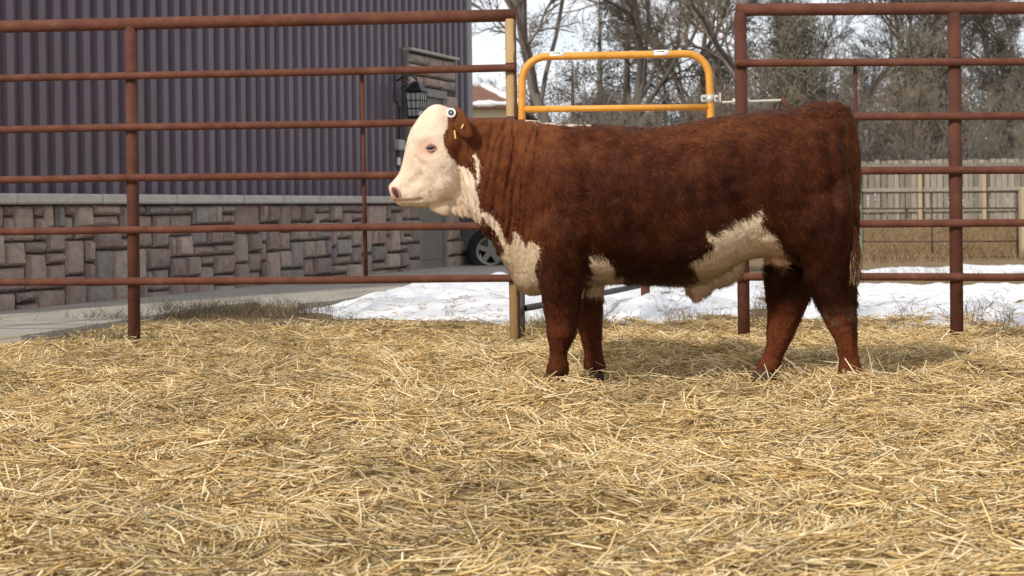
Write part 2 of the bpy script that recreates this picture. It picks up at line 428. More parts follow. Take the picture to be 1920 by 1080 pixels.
# the end wall round the corner, the other long wall and far end as plain sheets, roof
DEPTH = 9.0
v, f = corrugated(0.0, DEPTH, pitch, 0.0, 0.03, lambda s, z, o: C0 - wn * s - wd * o + np.array([0, 0, z]))
obj('end_wall', v, f, MAT['siding'], bld)
mb = MB()
mb.add([Wp(-0.02, -0.1, -0.01), Wp(S_END - .02, -0.1, -0.01), Wp(S_END - .02, H_WALL, -0.01), Wp(-0.02 + .04, H_WALL, -0.01),
        Wp(S_END - .02, -0.1, -DEPTH), Wp(S_END - .02, H_WALL, -DEPTH), Wp(0.02, -0.1, -DEPTH), Wp(0.02, H_WALL, -DEPTH)],
       [(1, 4, 5, 2), (4, 6, 7, 5)])
mb.build('back_wall', MAT['siding'], bld)
mb = MB()
rz_ = H_WALL + 0.03
mb.add([Wp(-0.5, rz_, 0.45), Wp(S_END + .4, rz_, 0.45), Wp(S_END + .4, rz_ + 1.6, -DEPTH / 2), Wp(-0.5, rz_ + 1.6, -DEPTH / 2),
        Wp(S_END + .4, rz_, -DEPTH - .45), Wp(-0.5, rz_, -DEPTH - .45),
        Wp(-0.5, rz_ + .12, 0.45), Wp(S_END + .4, rz_ + .12, 0.45), Wp(S_END + .4, rz_ + 1.72, -DEPTH / 2), Wp(-0.5, rz_ + 1.72, -DEPTH / 2),
        Wp(S_END + .4, rz_ + .12, -DEPTH - .45), Wp(-0.5, rz_ + .12, -DEPTH - .45)],
       [(0, 3, 2, 1), (3, 5, 4, 2), (6, 7, 8, 9), (9, 8, 10, 11), (0, 1, 7, 6), (5, 11, 10, 4), (0, 6, 9, 3), (3, 9, 11, 5), (1, 2, 8, 7), (2, 4, 10, 8)])
mb.build('roof', MAT['roof'], bld)
v, f = box(Wp(0.005, (H_WALL + .85) / 2, 0.012), (0.16, 0.075, H_WALL - .85), WAX)
obj('corner_trim', v, f, MAT['siding_trim'], bld)
# screws in rows on the ribs (tiny, one part)
mb = MB(); ss = pitch * 0.41
while ss < S_END - .1:
    for zr in (1.32, 2.18, 3.04, 3.9):
        v, f = tube([Wp(ss, zr, 0.033), Wp(ss, zr, 0.041)], 0.010, 6); mb.add(v, f)
    ss += pitch
sc_ = mb.build('screws', MAT['black'], bld); sc_['kind'] = 'stuff'

# openings measured on the wall plane
sd_l, z_top = WS(752, 93); sd_r, _ = WS(840, 113)
so_l, z_lint = WS(773, 171); so_r, _ = WS(823, 180)
Z_ST = WS(480, 367)[1]; Z_CAP = Z_ST - 0.085
def stones(s0, s1, z0, z1, o, parent, ch, cw, sizes, n_mortar=True, th=(0.045, 0.085), seed=0, gain=1.0):
    rnd = random.Random(seed)
    ns_, nz_ = max(1, int(round((s1 - s0) / cw))), max(1, int(round((z1 - z0) / ch)))
    cw_, ch_ = (s1 - s0) / ns_, (z1 - z0) / nz_
    occ = [[False] * ns_ for _ in range(nz_)]
    cols = [(0.165, 0.115, 0.105), (0.20, 0.145, 0.125), (0.15, 0.105, 0.10), (0.225, 0.18, 0.15), (0.185, 0.14, 0.125), (0.125, 0.125, 0.128), (0.24, 0.20, 0.165), (0.14, 0.098, 0.094)]
    for j in range(nz_):
        for i in range(ns_):
            if occ[j][i]: continue
            opts = [s for s in sizes if i + s[0] <= ns_ and j + s[1] <= nz_ and all(not occ[j + b][i + a] for a in range(s[0]) for b in range(s[1]))]
            w_, h_ = rnd.choice(opts or [(1, 1)])
            for a in range(w_):
                for b in range(h_): occ[j + b][i + a] = True
            g = 0.011
            sa, sb = s0 + i * cw_ + g, s0 + (i + w_) * cw_ - g
            za, zb = z0 + j * ch_ + g, z0 + (j + h_) * ch_ - g
            t_ = rnd.uniform(*th); bv = 0.02
            v = []
            jt = lambda: rnd.uniform(-0.007, 0.007)
            cor = [(sa + jt(), za + jt()), (sb + jt(), za + jt()), (sb + jt(), zb + jt()), (sa + jt(), zb + jt())]
            cs_, cz_ = (sa + sb) / 2, (za + zb) / 2
            for (kk, oo) in ((1.0, 0.0), (1.0, t_ * 0.55), (0, t_)):
                for (ps, pz) in cor:
                    if kk == 0:
                        ps += (bv if ps < cs_ else -bv); pz += (bv if pz < cz_ else -bv); oo2 = oo + jt() * 1.2
                    else: oo2 = oo
                    v.append(Wp(ps, pz, o + oo2))
            v.append(Wp(cs_, cz_, o + t_ + 0.010))
            f = [(0 + k, (k + 1) % 4, 4 + (k + 1) % 4, 4 + k) for k in range(4)] + [(4 + k, 4 + (k + 1) % 4, 8 + (k + 1) % 4, 8 + k) for k in range(4)] + [(8 + k, 8 + (k + 1) % 4, 12) for k in range(4)]
            st = obj('stone', v, f, MAT['stone'], parent)
            c = (np.array(rnd.choice(cols)) * .5 + np.array([.172, .135, .112]) * .5) * rnd.uniform(1.35, 1.8) * gain
            set_col(st.data, 'tint', c)
# stone material multiplies the stone's own colour
t_ = MAT['stone'].node_tree; b_ = t_.nodes['Principled BSDF']
src = b_.inputs['Base Color'].links[0].from_socket
a_ = t_.nodes.new('ShaderNodeAttribute'); a_.attribute_name = 'tint'
mm_ = t_.nodes.new('ShaderNodeMix'); mm_.data_type = 'RGBA'; mm_.blend_type = 'MULTIPLY'; mm_.inputs['Factor'].default_value = 1
t_.links.new(src, mm_.inputs['A']); t_.links.new(a_.outputs['Color'], mm_.inputs['B']); t_.links.new(mm_.outputs['Result'], b_.inputs['Base Color'])

SZ = [(2, 1), (3, 2), (2, 2), (3, 2), (3, 1), (4, 2), (2, 3), (3, 1), (2, 2), (2, 2), (1, 2), (4, 3)]
ORG_B = bld
def slab(name, s0, s1, z0, z1, o0, o1, mat, parent=bld):
    v, f = box(Wp((s0 + s1) / 2, (z0 + z1) / 2, (o0 + o1) / 2), (abs(s1 - s0), o1 - o0, z1 - z0), WAX)
    return obj(name, v, f, mat, parent)
w1 = slab('stone_base', so_l + 0.012, S_END - .01, -0.15, Z_CAP, -0.005, 0.05, MAT['mortar'])
stones(so_l + 0.022, S_END - .02, -0.02, Z_CAP, 0.045, w1, 0.096, 0.125, SZ, seed=4)
w2 = slab('stone_base', -0.10, so_r - .012, -0.15, Z_CAP, -0.005, 0.0505, MAT['mortar'])
stones(-0.12, so_r - .02, -0.02, Z_CAP, 0.045, w2, 0.096, 0.14, SZ, seed=9)
# ledge of cut cap stones
rnd = random.Random(2); s = sd_l + 0.005
while s < S_END:
    e = min(s + rnd.uniform(0.75, 1.25), S_END)
    v, f = bevbox(Wp((s + e) / 2, (Z_CAP + Z_ST) / 2 + 0.002, 0.075), (e - s - 0.006, 0.19, Z_ST - Z_CAP), WAX, 0.015)
    obj('ledge_stone', v, f, MAT['ledge'], bld); s = e
v, f = bevbox(Wp((sd_r - 0.16) / 2, (Z_CAP + Z_ST) / 2 + 0.002, 0.075), (sd_r + 0.14, 0.19, Z_ST - Z_CAP), WAX, 0.015)
obj('ledge_stone', v, f, MAT['ledge'], bld)
# stone surround of the doorway
w3 = slab('door_surround', so_l + 0.0, sd_l, Z_ST, z_top, 0.036, 0.06, MAT['mortar'])
stones(so_l + .005, sd_l - .01, Z_ST + .01, z_lint, 0.055, w3, 0.17, 0.2, [(1, 1), (2, 1), (1, 2)], th=(0.05, 0.08), seed=3, gain=1.35)
w4 = slab('door_surround', sd_r, so_r, Z_ST, z_lint, 0.036, 0.06, MAT['mortar'])
stones(sd_r + .01, so_r - .005, Z_ST + .01, z_lint, 0.055, w4, 0.2, 0.2, [(1, 1), (2, 1), (2, 2)], th=(0.05, 0.08), seed=5, gain=1.35)
w5 = slab('door_surround', sd_r, so_l, z_lint, z_top, 0.036, 0.0605, MAT['mortar'])
stones(sd_r + .01, sd_l - .01, z_lint + .06, z_top - .03, 0.055, w5, 0.15, 0.22, [(2, 1), (1, 1), (2, 2), (1, 1)], th=(0.05, 0.08), seed=12, gain=1.35)
slab('surround_trim', sd_r - .02, sd_l + .03, z_top - .012, z_top + .02, 0.03, 0.16, MAT['ledge'])
slab('surround_trim', sd_l + .002, sd_l + .03, Z_ST, z_top - .014, 0.03, 0.10, MAT['door_frame'])
# door with frame
dr = slab('door', so_r + .05, so_l - .05, 0.02, z_lint - .05, 0.037, 0.050, MAT['door'])
for (a, b, c, d) in ((0.25, 0.9, 0.15, 0.85), (0.25, 0.9, 1.0, 1.75)):
    slab('door_panel', so_r + .05 + a * 0.15, so_l - .05 - a * .15, c, d, 0.0505, 0.058, MAT['door'], dr)
v, f = tube([Wp(so_l - .14, 0.98, 0.05), Wp(so_l - .14, 0.98, 0.11)], 0.028, 10); obj('door_handle', v, f, MAT['zinc'], dr)
slab('door_frame', so_l - .05, so_l + .015, -0.02, z_lint + .045, 0.03, 0.085, MAT['door_frame'])
slab('door_frame', so_r - .015, so_r + .05, -0.02, z_lint + .045, 0.03, 0.085, MAT['door_frame'])
slab('door_frame', so_r - .03, so_l + .03, z_lint - .05, z_lint + .05, 0.03, 0.10, MAT['door_frame'])
slab('doorstep', so_r - .1, so_l + .1, -0.1, 0.02, 0.03, 0.24, MAT['concrete'])

# concrete apron in front of the wall
mb = MB()
ap = [Wp(S_END + 2, 0, -0.2), Wp(-2.5, 0, -0.2)] + [G(*p) for p in ((1010, 516), (960, 522), (900, 529), (800, 541), (740, 549), (690, 560), (620, 572), (560, 577), (480, 573), (380, 585), (240, 608), (40, 640))]
top = [np.array([p[0], p[1], max(0.035, 0.0)]) for p in ap]; bot = [np.array([p[0], p[1], -0.3]) for p in ap]
n = len(ap)
mb.add(np.array(top + bot), [tuple(range(n))[::-1]] + [(k, (k + 1) % n, n + (k + 1) % n, n + k) for k in range(n)])
tag(mb.build('concrete_apron', MAT['concrete']), 'pale concrete pad along the stone wall', kind='structure')

# wall lantern left of the doorway
ls, lz = WS(757, 168, 0.1)
lan = empty('wall_lantern', Wp(ls, lz - .35, 0.1))
tag(lan, 'black wrought-iron lantern on the corrugated wall left of the door', 'lantern')
v, f = bevbox(Wp(ls + .10, lz + .02, 0.05), (0.11, 0.03, 0.36), WAX, 0.01); obj('wall_plate', v, f, MAT['black'], lan)
v, f = tube([Wp(ls + .10, lz + .10, 0.06), Wp(ls + .08, lz + .16, 0.14), Wp(ls + .02, lz + .17, 0.22), Wp(ls, lz + .12, 0.27)], 0.012, 8); obj('bracket', v, f, MAT['black'], lan, True)
for k, (ca, cb, rr) in enumerate(((0.10, 0.15, 0.05), (0.03, 0.17, 0.04), (0.0, 0.12, 0.045))):
    a = np.linspace(0, 5.2, 16)
    pts = [Wp(ls + .07, lz + ca + rr * math.sin(t) * (1 - .06 * i), cb + rr * math.cos(t) * (1 - .06 * i)) for i, t in enumerate(a)]
    v, f = tube(pts, 0.007, 6); obj('scroll', v, f, MAT['black'], lan, True)
lo = 0.27
def ring(z, h): return [Wp(ls - h, z, lo - h), Wp(ls + h, z, lo - h), Wp(ls + h, z, lo + h), Wp(ls - h, z, lo + h)]
v = ring(lz - .03, .115) + ring(lz + .09, .03); f = [(k, (k + 1) % 4, 4 + (k + 1) % 4, 4 + k) for k in range(4)] + [(3, 2, 1, 0), (4, 5, 6, 7)]
obj('cap', v, f, MAT['black'], lan)
v, f = tube([Wp(ls, lz + .08, lo), Wp(ls, lz + .2, lo)], [0.014, 0.004], 8); obj('finial', v, f, MAT['black'], lan)
v = ring(lz - .33, .07) + ring(lz - .04, .092); f = [(k, (k + 1) % 4, 4 + (k + 1) % 4, 4 + k) for k in range(4)] + [(3, 2, 1, 0), (4, 5, 6, 7)]
obj('lantern_glass', v, f, MAT['glass'], lan)
mb = MB()
for zz_, hh in ((lz - .335, .078), (lz - .24, .082), (lz - .14, .087), (lz - .045, .098)):
    r_ = ring(zz_, hh)
    for k in range(4): mb.add(*tube([r_[k], r_[(k + 1) % 4]], 0.007, 6))
b0, b1 = ring(lz - .335, .077), ring(lz - .04, .097)
for k in range(4):
    for tt in (0, 1 / 3, 2 / 3):
        mb.add(*tube([b0[k] * (1 - tt) + b0[(k + 1) % 4] * tt, b1[k] * (1 - tt) + b1[(k + 1) % 4] * tt], 0.006, 6))
mb.build('cage', MAT['black'], lan)
v, f = box(Wp(ls, lz - .355, lo), (.17, .17, .03), WAX); obj('base_plate', v, f, MAT['black'], lan)
# outlet box and conduit
bs, bz = WS(749, 272, 0.06)
ob = empty('outlet_box', Wp(bs, bz - .1, 0.05)); tag(ob, 'small grey outlet box with a conduit on the wall beside the door', 'outlet box')
v, f = bevbox(Wp(bs + .03, bz, 0.075), (.17, .08, .13), WAX, .012); obj('box', v, f, MAT['grey_box'], ob)
v, f = tube([Wp(bs - .02, bz + .06, 0.06), Wp(bs - .02, lz - .2, 0.06)], 0.014, 8); obj('conduit', v, f, MAT['black'], ob)
v, f = tube([Wp(bs + .05, bz - .06, 0.06), Wp(bs + .05, bz - .28, 0.06)], 0.010, 8); obj('conduit', v, f, MAT['black'], ob)
v, f = box(Wp(bs + .06, bz - .2, 0.075), (.035, .03, .09), WAX); obj('plug', v, f, MAT['sticker'], ob)

# ------------------------------------------------------------------ pipe fences and yellow gate
def pipe_bumps(a, b, r, n=16, seg=14, wob=0.0):
    t = np.linspace(0, 1, seg)[:, None]; a = np.asarray(a); b = np.asarray(b)
    pts = a * (1 - t) + b * t
    if wob: pts[:, 2] += wob * (fbm(pts * np.array([1, 1, 0.0]), 1.1, 77, 2) - 0.5)
    return tube(pts, r, n)
def rail_fence(name, label, rails, x0, x1, posts, stays, off=0.0):
    root = empty(name, P((x0 + x1) / 2, 600, fence_Y((x0 + x1) / 2)) * np.array([1, 1, 0])); tag(root, label, 'pipe fence')
    for (xa, ya, xb, yb, r) in rails:
        sl_ = (yb - ya) / (xb - xa)
        a = P(x0, ya + sl_ * (x0 - xa), fence_Y(x0) - (off if r < 0.03 else 0)); b = P(x1, ya + sl_ * (x1 - xa), fence_Y(x1) - (off if r < 0.03 else 0))
        if r < 0.03: v, f = open_pipe(a, b, r)
        else: v, f = pipe_bumps(a, b, r, 18)
        obj('rail', v, f, MAT['rust'], root, True)
    for (xt, yt, xb, yb, r, mat) in posts:
        Y = fence_Y(xb)
        a = P(xt, yt, Y); b = P(xb, yb, Y); d = (b - a) / np.linalg.norm(b - a)
        v, f = tube([a, b + d * 0.35], r, 18); po = obj('post', v, f, MAT[mat], root, True)
        for (xa, ya, xb2, yb2, rr) in rails:                            # weld bead where each rail meets the post
            if rr > .03: continue
            yr = ya + (yb2 - ya) / (xb2 - xa) * (xb - xa); k = (yr - yt) / (yb - yt)
            c = a + (b - a) * k
            for sg in (-1, 1):
                aa = np.linspace(-1.3, 1.3, 9)
                v, f = tube([c + np.array([r * math.sin(q1) * .92, -r * math.cos(q1) - .002, sg * (rr * .82 + .003)]) for q1 in aa], [.0065 + .0015 * math.sin(7 * q1) for q1 in aa], 6)
                obj('weld_bead', v, f, MAT['rust_post'], po, True)
    for (xt, yt, xb, yb, r) in stays:
        v, f = tube([P(xt, yt, fence_Y(xb) + .004), P(xb, yb, fence_Y(xb) + .004)], r, 10); obj('stay', v, f, MAT['rust_post'], root, True)
    return root
LR = [(480, 39.5, 960, 28.7, .039), (480, 137, 960, 127, .0235), (480, 235, 960, 227, .0235), (480, 331.5, 960, 325.5, .0235), (480, 428.7, 960, 423, .0235), (480, 525.5, 960, 521.6, .0235)]
fl = rail_fence('pipe_fence', 'rusty six-rail pipe fence left of the yellow gate, in front of the building', LR, -260, 966,
                [(957, 36, 966, 622, .0345, 'tan_post'), (246, 46, 252, 640, .0375, 'rust_post'), (-150, 46, -146, 650, .0375, 'rust_post')],
                [(679, 134, 686, 523, .0135), (-20, 142, -14, 530, .0135)], 0.050)
RR = [(1376, 18.6, 1920, 15, .0375), (1376, 118.6, 1920, 115, .0235), (1376, 220.5, 1920, 217.5, .0235), (1376, 320.5, 1920, 319.5, .0235), (1376, 421, 1920, 418, .0235), (1384, 519, 1920, 519, .0235)]
fr = rail_fence('pipe_fence', 'rusty six-rail pipe fence right of the yellow gate, behind the bull\'s rump', RR, 1379, 2140,
                [(1388, 24, 1395, 630, .0375, 'rust_post'), (1789, 24, 1794, 612, .040, 'rust_post'), (2120, 24, 2124, 620, .0375, 'rust_post')],
                [(1603, 116, 1607, 420, .0125), (1950, 116, 1954, 520, .0125)], 0.050)
# post top cap of the left post end is the rail itself; yellow walk-through gate
YG = (fence_Y(985) + fence_Y(1330)) / 2 + 0.01
gate = empty('yellow_gate', P(1158, 600, YG) * np.array([1, 1, 0])); tag(gate, 'yellow tubular walk-through gate with rounded top corners behind the bull', 'gate')
def gp(x, y): return P(x, y, YG)
pts = [gp(979, 512), gp(978, 300), gp(979, 172)]
for a in np.linspace(0, math.pi / 2, 8): pts.append(gp(979 + 47 * (1 - math.cos(a)), 152 - 46 * math.sin(a) + (0)))
for a in np.linspace(0, math.pi / 2, 8): pts.append(gp(1287 + 43 * math.sin(a), 101 + 45 * (1 - math.cos(a))))
pts += [gp(1332, 180), gp(1334, 300), gp(1337, 512)]
v, f = tube(pts, 0.0235, 16); obj('frame', v, f, MAT['yellow'], gate, True)
for (y0, y1, r) in ((205, 201, .0205), (305, 301, .0205), (405, 401, .0205), (506, 503, .0205)):
    v, f = tube([gp(980, y0), gp(1333, y1)], r, 14); obj('crossbar', v, f, MAT['yellow'], gate, True)
for (x0, x1, y0, y1) in ((1031, 1058, 104.2, 103.6), (1226, 1254, 101.3, 100.8)):
    t = np.linspace(0, 1, 2)
    v, f = tube([gp(x0, y0), gp(x1, y1)], 0.0243, 16); st = obj('sticker', v, f, MAT['sticker'], gate, True)
    for k, w_ in enumerate((4, 3, 5, 4)):
        xa = x0 + 7 + k * 3.6
        v, f = box(gp(xa, y0 - 4.2) + np.array([0, -.0205, 0.0]), (w_ * .0025, .004, .006)); obj('print', v, f, MAT['print_'], st)
# latch hardware on the gate and the sliding rod on the post
v, f = tube([gp(1331, 178), gp(1331, 193)], 0.0265, 14); obj('latch_collar', v, f, MAT['zinc'], gate, True)
for (x0, x1) in ((1314, 1325), (1339, 1347)):
    v, f = bevbox(gp((x0 + x1) / 2, 185) + np.array([0, -.012, 0]), ((x1 - x0) / 300, .03, .045), None, .006); obj('latch_lug', v, f, MAT['zinc'], gate)
    v, f = tube([gp((x0 + x1) / 2, 185) + np.array([0, -.02, 0]), gp((x0 + x1) / 2, 185) + np.array([0, -.036, 0])], .007, 8); obj('bolt', v, f, MAT['black'], gate)
v, f = box(gp(1350, 183), (.012, .03, .058)); obj('latch_plate', v, f, MAT['zinc'], gate)
rod = empty('latch_rod', P(1410, 190, YG - .01)); tag(rod, 'thin metal latch rod through the fence post right of the yellow gate', 'latch')
v, f = tube([P(1354, 192, YG - .045), P(1465, 188, YG - .045)], .008, 8); obj('rod', v, f, MAT['zinc'], rod)
for xx_ in (1376, 1403):
    v, f = tube([P(xx_ - 3, 191, YG - .045), P(xx_ + 3, 190.7, YG - .045)], .02, 8); obj('nut', v, f, MAT['zinc'], rod)
v, f = tube([P(1465, 186, YG - .045), P(1470, 190, YG - .045), P(1478, 206, YG - .045), P(1480, 225, YG - .045)], [.014, .02, .02, .018], 10); obj('handle', v, f, MAT['rust_post'], rod, True)

# low dark pipe behind the gate, carried by two short posts
lp = empty('low_pipe_rail', G(1100, 590)); tag(lp, 'low dark pipe rail on short posts running away behind the bull\'s front legs', 'pipe rail')
pa, pb = P(984, 578, 9.9), P(1330, 510, 13.6)
v, f = open_pipe(pa, pb, .021); obj('rail', v, f, MAT['dark_pipe'], lp, True)
tt = (1210 - 984) / (1330 - 984)
for (px, y1, Y, r) in ((1210, 588, 11.6, .034), (1300, 548, 13.3, .030)):
    t0 = P(px, 534 - (px - 1210) * .2, Y); bt = np.array([t0[0], t0[1], -0.15])
    v, f = tube([t0 + np.array([0, .05, .03]), bt + np.array([0, .05, 0])], r, 12); obj('post', v, f, MAT['rust_post'], lp, True)
t0 = P(978, 530, 9.92); v, f = tube([P(979, 538, 9.92), np.array([t0[0], 9.92, -.1])], .018, 10); obj('post', v, f, MAT['dark_pipe'], lp, True)

# ------------------------------------------------------------------ mid-ground gate, posts, board fence
def gz(p): return float(ground_z(p[0], p[1]))
LG_Y = 26.3
lg = empty('livestock_gate', P(1760, 490, LG_Y)); tag(lg, 'thin dark livestock gate in the snowy yard behind the right fence', 'gate')
for (y0, y1, r) in ((361, 359.5, .016), (391, 390, .013), (421, 419, .013), (453, 452, .013), (483, 482, .016)):
    v, f = tube([P(1614, y0, LG_Y), P(1908, y1, LG_Y)], r, 8); obj('bar', v, f, MAT['thin_rust'], lg, True)
for (x, r) in ((1616, .018), (1747, .014), (1907, .02)):
    v, f = tube([P(x, 360, LG_Y + .03), P(x + 1, 486, LG_Y + .03)], r, 8); obj('upright', v, f, MAT['thin_rust'], lg, True)
v, f = box(P(1700, 400, LG_Y + .02), (.05, .02, .16)); obj('latch', v, f, MAT['thin_rust'], lg)
gp1 = P(1611, 348, LG_Y - .05); b1 = P(1614, 512, LG_Y - .05)
v, f = bevbox([gp1[0], LG_Y - .05, (gp1[2] + b1[2] - .3) / 2], (.085, .085, gp1[2] - b1[2] + .3), None, .008)
tag(obj('gate_post', v, f, MAT['green_post']), 'faded green post at the left end of the thin livestock gate', 'post')
gp1 = P(1921, 352, LG_Y - .3); b1 = P(1921, 505, LG_Y - .3)
v, f = bevbox([gp1[0] + .02, LG_Y - .3, (gp1[2] + b1[2] - .3) / 2], (.19, .19, gp1[2] - b1[2] + .3), None, .01)
tag(obj('timber_post', v, f, MAT['timber']), 'thick pale timber post at the right edge of the photo', 'post')

BF_Y = 44.0
bf = empty('board_fence', P(1760, 432, BF_Y)); tag(bf, 'weathered grey vertical-board privacy fence below the trees', 'board fence')
rnd = random.Random(5)
x = P(1330, 360, BF_Y)[0]; xend = P(2250, 360, BF_Y)[0]; zt0 = P(1760, 300, BF_Y)[2]
zb0 = -0.05
while x < xend:
    w_ = rnd.uniform(0.125, 0.175); gap = rnd.choice([0.012, 0.018, 0.025, 0.035])
    zt = zt0 + rnd.uniform(-.03, .025)
    v, f = box([x + w_ / 2, BF_Y + rnd.uniform(-.008, .0055), (zt + zb0) / 2], (w_, .022, zt - zb0))
    v[:, 0] += (v[:, 2] - zb0) * rnd.uniform(-.006, .006)
    o = obj('plank', v, f, MAT['plank'], bf)
    x += w_ + gap
for (x0, zf) in ((0, .32), (0, .60), (0, .93)):
    z_ = zb0 + (zt0 - zb0) * zf
    v, f = box([(P(1330, 360, BF_Y)[0] + xend) / 2, BF_Y - .045, z_ - .0], (xend - P(1330, 360, BF_Y)[0], .05, .10)); obj('cross_rail', v, f, MAT['plank'], bf)
for px in (1608, 1723, 1843, 1962, 1490, 2080):
    p = P(px, 350, BF_Y)
    v, f = box([p[0], BF_Y - .125, (zt0 - .22 + zb0) / 2], (.105, .10, zt0 - .22 - zb0)); obj('post', v, f, MAT['timber'], bf)

# ------------------------------------------------------------------ far house and parked car
HY = 46.0
a = P(700, 300, HY); hx0, hx1 = P(735, 200, HY)[0], P(951, 200, HY)[0]
ze, zr = P(900, 193, HY)[2], P(900, 163, HY)[2]
hs = empty('far_house', (0.5 * (hx0 + hx1), HY + 4, 0)); tag(hs, 'cream far house with a brown snow-edged roof beyond the building corner', 'house')
v, f = box([(hx0 + hx1) / 2, HY + 4, ze / 2 - .2], (hx1 - hx0, 8, ze + .4)); obj('wall', v, f, MAT['house'], hs)
ov = .35; cx_ = P(893, 163, HY)[0]
rv = [(hx0 - ov, HY - ov, ze - .05), (hx1 + ov, HY - ov, ze - .05), (hx1 + ov, HY + 8 + ov, ze - .05), (hx0 - ov, HY + 8 + ov, ze - .05), (cx_ - .9, HY + 1.6, zr + .25), (cx_ - .1, HY + 2.2, zr + .25),
      (hx0 - ov, HY - ov, ze - .17), (hx1 + ov, HY - ov, ze - .17), (hx1 + ov, HY + 8 + ov, ze - .17), (hx0 - ov, HY + 8 + ov, ze - .17)]
rf = obj('roof', rv, [(0, 1, 5, 4), (1, 2, 5), (2, 3, 4, 5), (3, 0, 4), (0, 6, 7, 1), (1, 7, 8, 2), (2, 8, 9, 3), (3, 9, 6, 0), (6, 9, 8, 7)], MAT['house_roof'], hs)
# snow lying on the roof's edges and hips
mb = MB()
def strip(p, q_, w0, w1, n=14, seed=0):
    p, q_ = np.array(p, float), np.array(q_, float); pts = np.array([p * (1 - t) + q_ * t for t in np.linspace(0, 1, n)])
    rr = np.array([random.Random(seed + k).uniform(w0, w1) for k in range(n)])
    return tube(pts, rr, 7)
R_ = [np.array(p, float) for p in rv]
mb.add(*strip(R_[1], R_[5], .07, .16, 14, 1)); mb.add(*strip(R_[0], R_[1], .05, .12, 26, 50)); mb.add(*strip(R_[0], R_[4], .15, .35, 14, 90)); mb.add(*strip(R_[4], R_[5], .1, .2, 6, 120))
mb.add(*strip(R_[0] * .5 + R_[4] * .5, R_[1] * .15 + R_[0] * .25 + R_[5] * .3 + R_[4] * .3, .1, .22, 10, 140))
mb.build('roof_snow', MAT['snow'], rf, True)
wz = P(920, 212, HY)[2]
v, f = box([P(800, 210, HY)[0], HY - .02, wz - .6], (.9, .06, 1.1)); wn_ = obj('window', v, f, MAT['car_glass'], hs)

